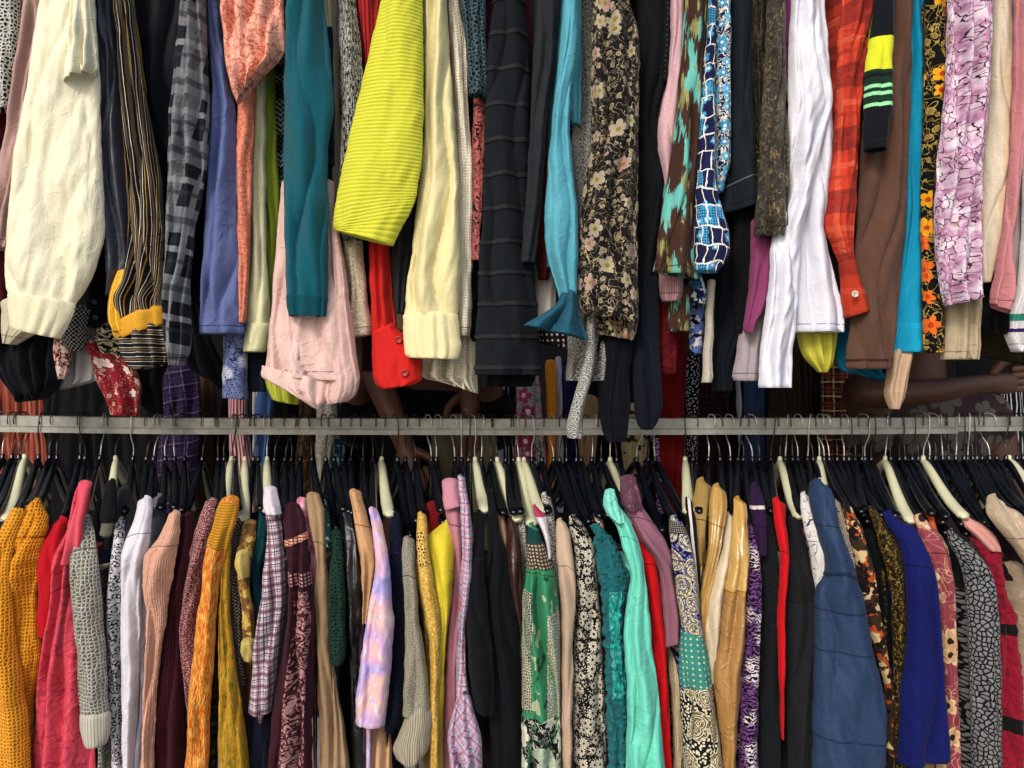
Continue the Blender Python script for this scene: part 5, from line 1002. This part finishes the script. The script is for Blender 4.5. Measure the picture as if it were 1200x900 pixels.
# the person in black at the centre: one forearm slants down behind the rail, the other hand hangs under the cream knit
skA = skinmat('brown_skin', '#7a4a33'); skB = skinmat('tan_skin', '#6f4830')
pA = empty('person', (at(500,450,.42).x, .42, 0))
tag(pA, 'person in black top and khaki apron behind the rail, forearm slanting down at centre', 'person')
cx = at(505,450,.42).x; hz = .98
chA = torso(cx, hz, .42)+legs(cx, hz, .42)
shl = (cx-.19, .42, hz+.43, .062); shr = (cx+.16, .42, hz+.43, .062)
el = W(424, 395, .24, .040); wr_l = W(474, 520, .20, .027)
midl = W(446, 452, .22, .037)
chA += [[(cx,.42,hz+.38,.13), shl, el, midl, wr_l]]
er = W(566, 395, .34, .040); wrr = W(548, 452, .25, .027)
chA += [[(cx,.42,hz+.38,.13), shr, er, wrr]]
dl = Vector(wr_l[:3])-Vector(midl[:3])
chA += hand(wr_l, dl, (1,0,.3), (0,-1,-.2), L=.17)
chA += hand(wrr, (0,-.02,-1), (-1,0,0), (0,-1,0), L=.17, curl=.2)
skinned('body', chA, skA, pA)
topA = M('plain', '#0b0c12', wr=1.5)
skinned('top', [[(cx,.42,hz+.02,.150),(cx,.42,hz+.18,.138),(cx,.42,hz+.38,.150),(cx,.42,hz+.485,.10)],
                [(cx,.42,hz+.38,.150),(cx-.19,.42,hz+.43,.078),(cx-.20,.37,hz+.30,.068)],[(cx,.42,hz+.38,.150),(cx+.16,.42,hz+.43,.078),(cx+.17,.40,hz+.30,.068)]], topA, pA)
skinned('trousers', [[(cx,.42,hz,.146),(cx-.09,.42,hz-.06,.104),(cx-.10,.42,hz-.48,.075),(cx-.10,.43,.10,.062)],[(cx,.42,hz,.146),(cx+.09,.42,hz-.06,.104),(cx+.10,.42,hz-.48,.075),(cx+.10,.43,.10,.062)]], M('plain','#15161c'), pA)
skinned('hair', [[(cx,.44,hz+.72,.087),(cx,.43,hz+.80,.082)]], hard('black_hair','#0c0a0a',.6), pA)
cloth('apron', [(496,504,578),(530,506,584),(600,504,590),(700,500,594)], .245, M('plain','#6a6350'), pA, fold=1, hd=.006)
# ring on the hanging hand
V, F = [], []
rc = at(547.5, 480, .238)
pts = [(rc.x+.0105*math.cos(t*PI/8), rc.y+.0105*math.sin(t*PI/8), rc.z) for t in range(17)]
V, F = sweep(pts, [.0016]*17, 8); link('ring', mesh('ring', [tuple(v) for v in V], F), hard('silver','#b5b5b0',.25,metal=.9), pA)
# the person at the right: bare forearm stretched along the rail
pB = empty('person', (at(1085,450,.5).x, .5, 0))
tag(pB, 'person in dark red floral top, bare forearm stretched sideways above the rail at right', 'person')
cx = at(1080,450,.5).x; hz = .96
e_ = W(1010, 461, .14, .036); m1 = W(1050, 462, .13, .035); m2 = W(1100, 458, .12, .030); w_ = W(1148, 449, .11, .0225)
chB = torso(cx, hz, .5)+legs(cx, hz, .5)+[[(cx,.5,hz+.38,.13),(cx-.16,.48,hz+.43,.06),(*at(1004,452,.19)[:],.036),e_,m1,m2,w_],[(cx,.5,hz+.38,.13),(cx+.19,.5,hz+.43,.06),(cx+.24,.5,hz+.12,.042),(cx+.25,.42,hz-.1,.028)]]
chB += hand(w_, (1,-.02,.12), (0,-.25,1), (0,-1,-.1), L=.18, curl=.25)
chB += hand((cx+.25,.42,hz-.1,.028), (0,-.1,-1), (-1,0,0), (0,-1,0), L=.17)
skinned('body', chB, skB, pB)
RF = NT('red_floral_cloth'); tc = RF.n('ShaderNodeTexCoord').outputs['Object']
mm_, ii_, cc_, a1, a2, a3 = RF.flower(tc, .09, 5, .42, .8, .2)
xz = RF.sep(tc); vv = RF.vec(xz[0], xz[2]); mm_, ii_, cc_, a1, a2, a3 = RF.flower(RF.warp(vv, 12, .03), .085, 5, .45, .8, .1)
RF.put(RF.b.inputs['Base Color'], RF.mix(RF.mul(mm_, RF.gt(a3,.35)), RF.mix(RF.gt(RF.noi(vv, 25, 2),.5), '#4a0c12', '#35070e'), '#5e554c')); RF.b.inputs['Roughness'].default_value = .8
skinned('top', [[(cx,.5,hz-.03,.156),(cx,.5,hz+.18,.142),(cx,.5,hz+.38,.150),(cx,.5,hz+.485,.10)],
                [(cx,.5,hz+.38,.150),(cx-.16,.48,hz+.43,.076),(cx-.17,.42,hz+.30,.066)],[(cx,.5,hz+.38,.150),(cx+.19,.5,hz+.43,.076),(cx+.21,.5,hz+.30,.066)]], RF.m, pB)
skinned('trousers', [[(cx,.5,hz,.14),(cx-.09,.5,hz-.06,.104),(cx-.10,.5,hz-.48,.075),(cx-.10,.51,.10,.062)],[(cx,.5,hz,.14),(cx+.09,.5,hz-.06,.104),(cx+.10,.5,hz-.48,.075),(cx+.10,.51,.10,.062)]], M('plain','#15161c'), pB)
skinned('hair', [[(cx,.52,hz+.72,.087),(cx,.51,hz+.80,.082)]], hard('brown_hair','#1a0f0a',.6), pB)

# ================================================================== SETTING
def sheet(name, verts, mat, **t):
    F = [tuple(range(len(verts)))]
    return tag(link(name, mesh(name, verts, F), mat, None, False), **t)
gm = NT('concrete_ground'); o_ = gm.n('ShaderNodeTexCoord').outputs['Object']
gm.put(gm.b.inputs['Base Color'], gm.mix(gm.noi(o_, 30, 6, .7), '#8d897f', '#a8a398')); gm.b.inputs['Roughness'].default_value = .9
sheet('ground', [(-300,-300,0),(300,-300,0),(300,300,0),(-300,300,0)], gm.m, kind='structure')
tarp = M('plain', '#14151a', wr=1)
def slab(name, x0,x1,y0,y1,z0,z1, mat, label, cat):
    V = [(x,y,z) for x in (x0,x1) for y in (y0,y1) for z in (z0,z1)]
    F = [(0,1,3,2),(4,6,7,5),(0,4,5,1),(2,3,7,6),(0,2,6,4),(1,5,7,3)]
    return tag(link(name, mesh(name, V, F, [[(0,0),(3,0),(3,3),(0,3)]]*6), mat, None, False), label, cat)
slab('added_backcloth', -3.2,3.2,2.0,2.02,.02,2.9, tarp, 'dark cloth added behind the clothes racks to keep sky light out', 'backcloth')  # added backing so that no sky light leaks in from behind
slab('added_stall_roof', -3.2,3.2,.35,2.1,2.92,2.94, tarp, 'unseen dark canvas roof added above the clothes racks to block sky light', 'roof')  # added out of view, keeps the gap behind the racks dark
slab('added_side_cloth', -3.24,-3.21,.3,2.1,.02,2.9, tarp, 'dark cloth added at the left to stop light leaking in', 'side cloth')  # added light blocker on the left
slab('added_side_cloth', 3.21,3.24,.3,2.1,.02,2.9, tarp, 'dark cloth added at the right to stop light leaking in', 'side cloth')  # added light blocker on the right
# camera, sky, sun
cam = bpy.data.cameras.new('camera'); co = bpy.data.objects.new('camera', cam); COL.objects.link(co)
co.location = (0, -CAM_D, ZC); co.rotation_euler = (PI/2, 0, 0); cam.sensor_width = 36; cam.lens = 36*CAM_D/2.2
cam.clip_start = .05; cam.clip_end = 1000; S.camera = co
w = bpy.data.worlds.new('World'); S.world = w; w.use_nodes = True; nt = w.node_tree; nt.nodes.clear()
sky = nt.nodes.new('ShaderNodeTexSky'); sky.sky_type = 'NISHITA'; sky.sun_disc = False
SE, SR = math.radians(34), math.radians(202)
sky.sun_elevation = SE; sky.sun_rotation = SR; sky.air_density = 1.0; sky.dust_density = 3.0; sky.ozone_density = 1.0
bg = nt.nodes.new('ShaderNodeBackground'); bg.inputs[1].default_value = .15
ow = nt.nodes.new('ShaderNodeOutputWorld'); nt.links.new(sky.outputs[0], bg.inputs[0]); nt.links.new(bg.outputs[0], ow.inputs[0])
sl = bpy.data.lights.new('sun', 'SUN'); sl.energy = 1.4; sl.angle = math.radians(14); sl.color = (1, .95, .89)
so = bpy.data.objects.new('sun', sl); COL.objects.link(so)
az = SR   # nishita: rotation measured from +Y towards +X
dirv = Vector((math.sin(az)*math.cos(SE), math.cos(az)*math.cos(SE), math.sin(SE)))
so.rotation_euler = dirv.to_track_quat('Z', 'Y').to_euler()
so.location = (0, -3, 4)
S.view_settings.view_transform = 'Standard'; S.view_settings.look = 'None'; S.view_settings.exposure = .45; S.view_settings.gamma = 1
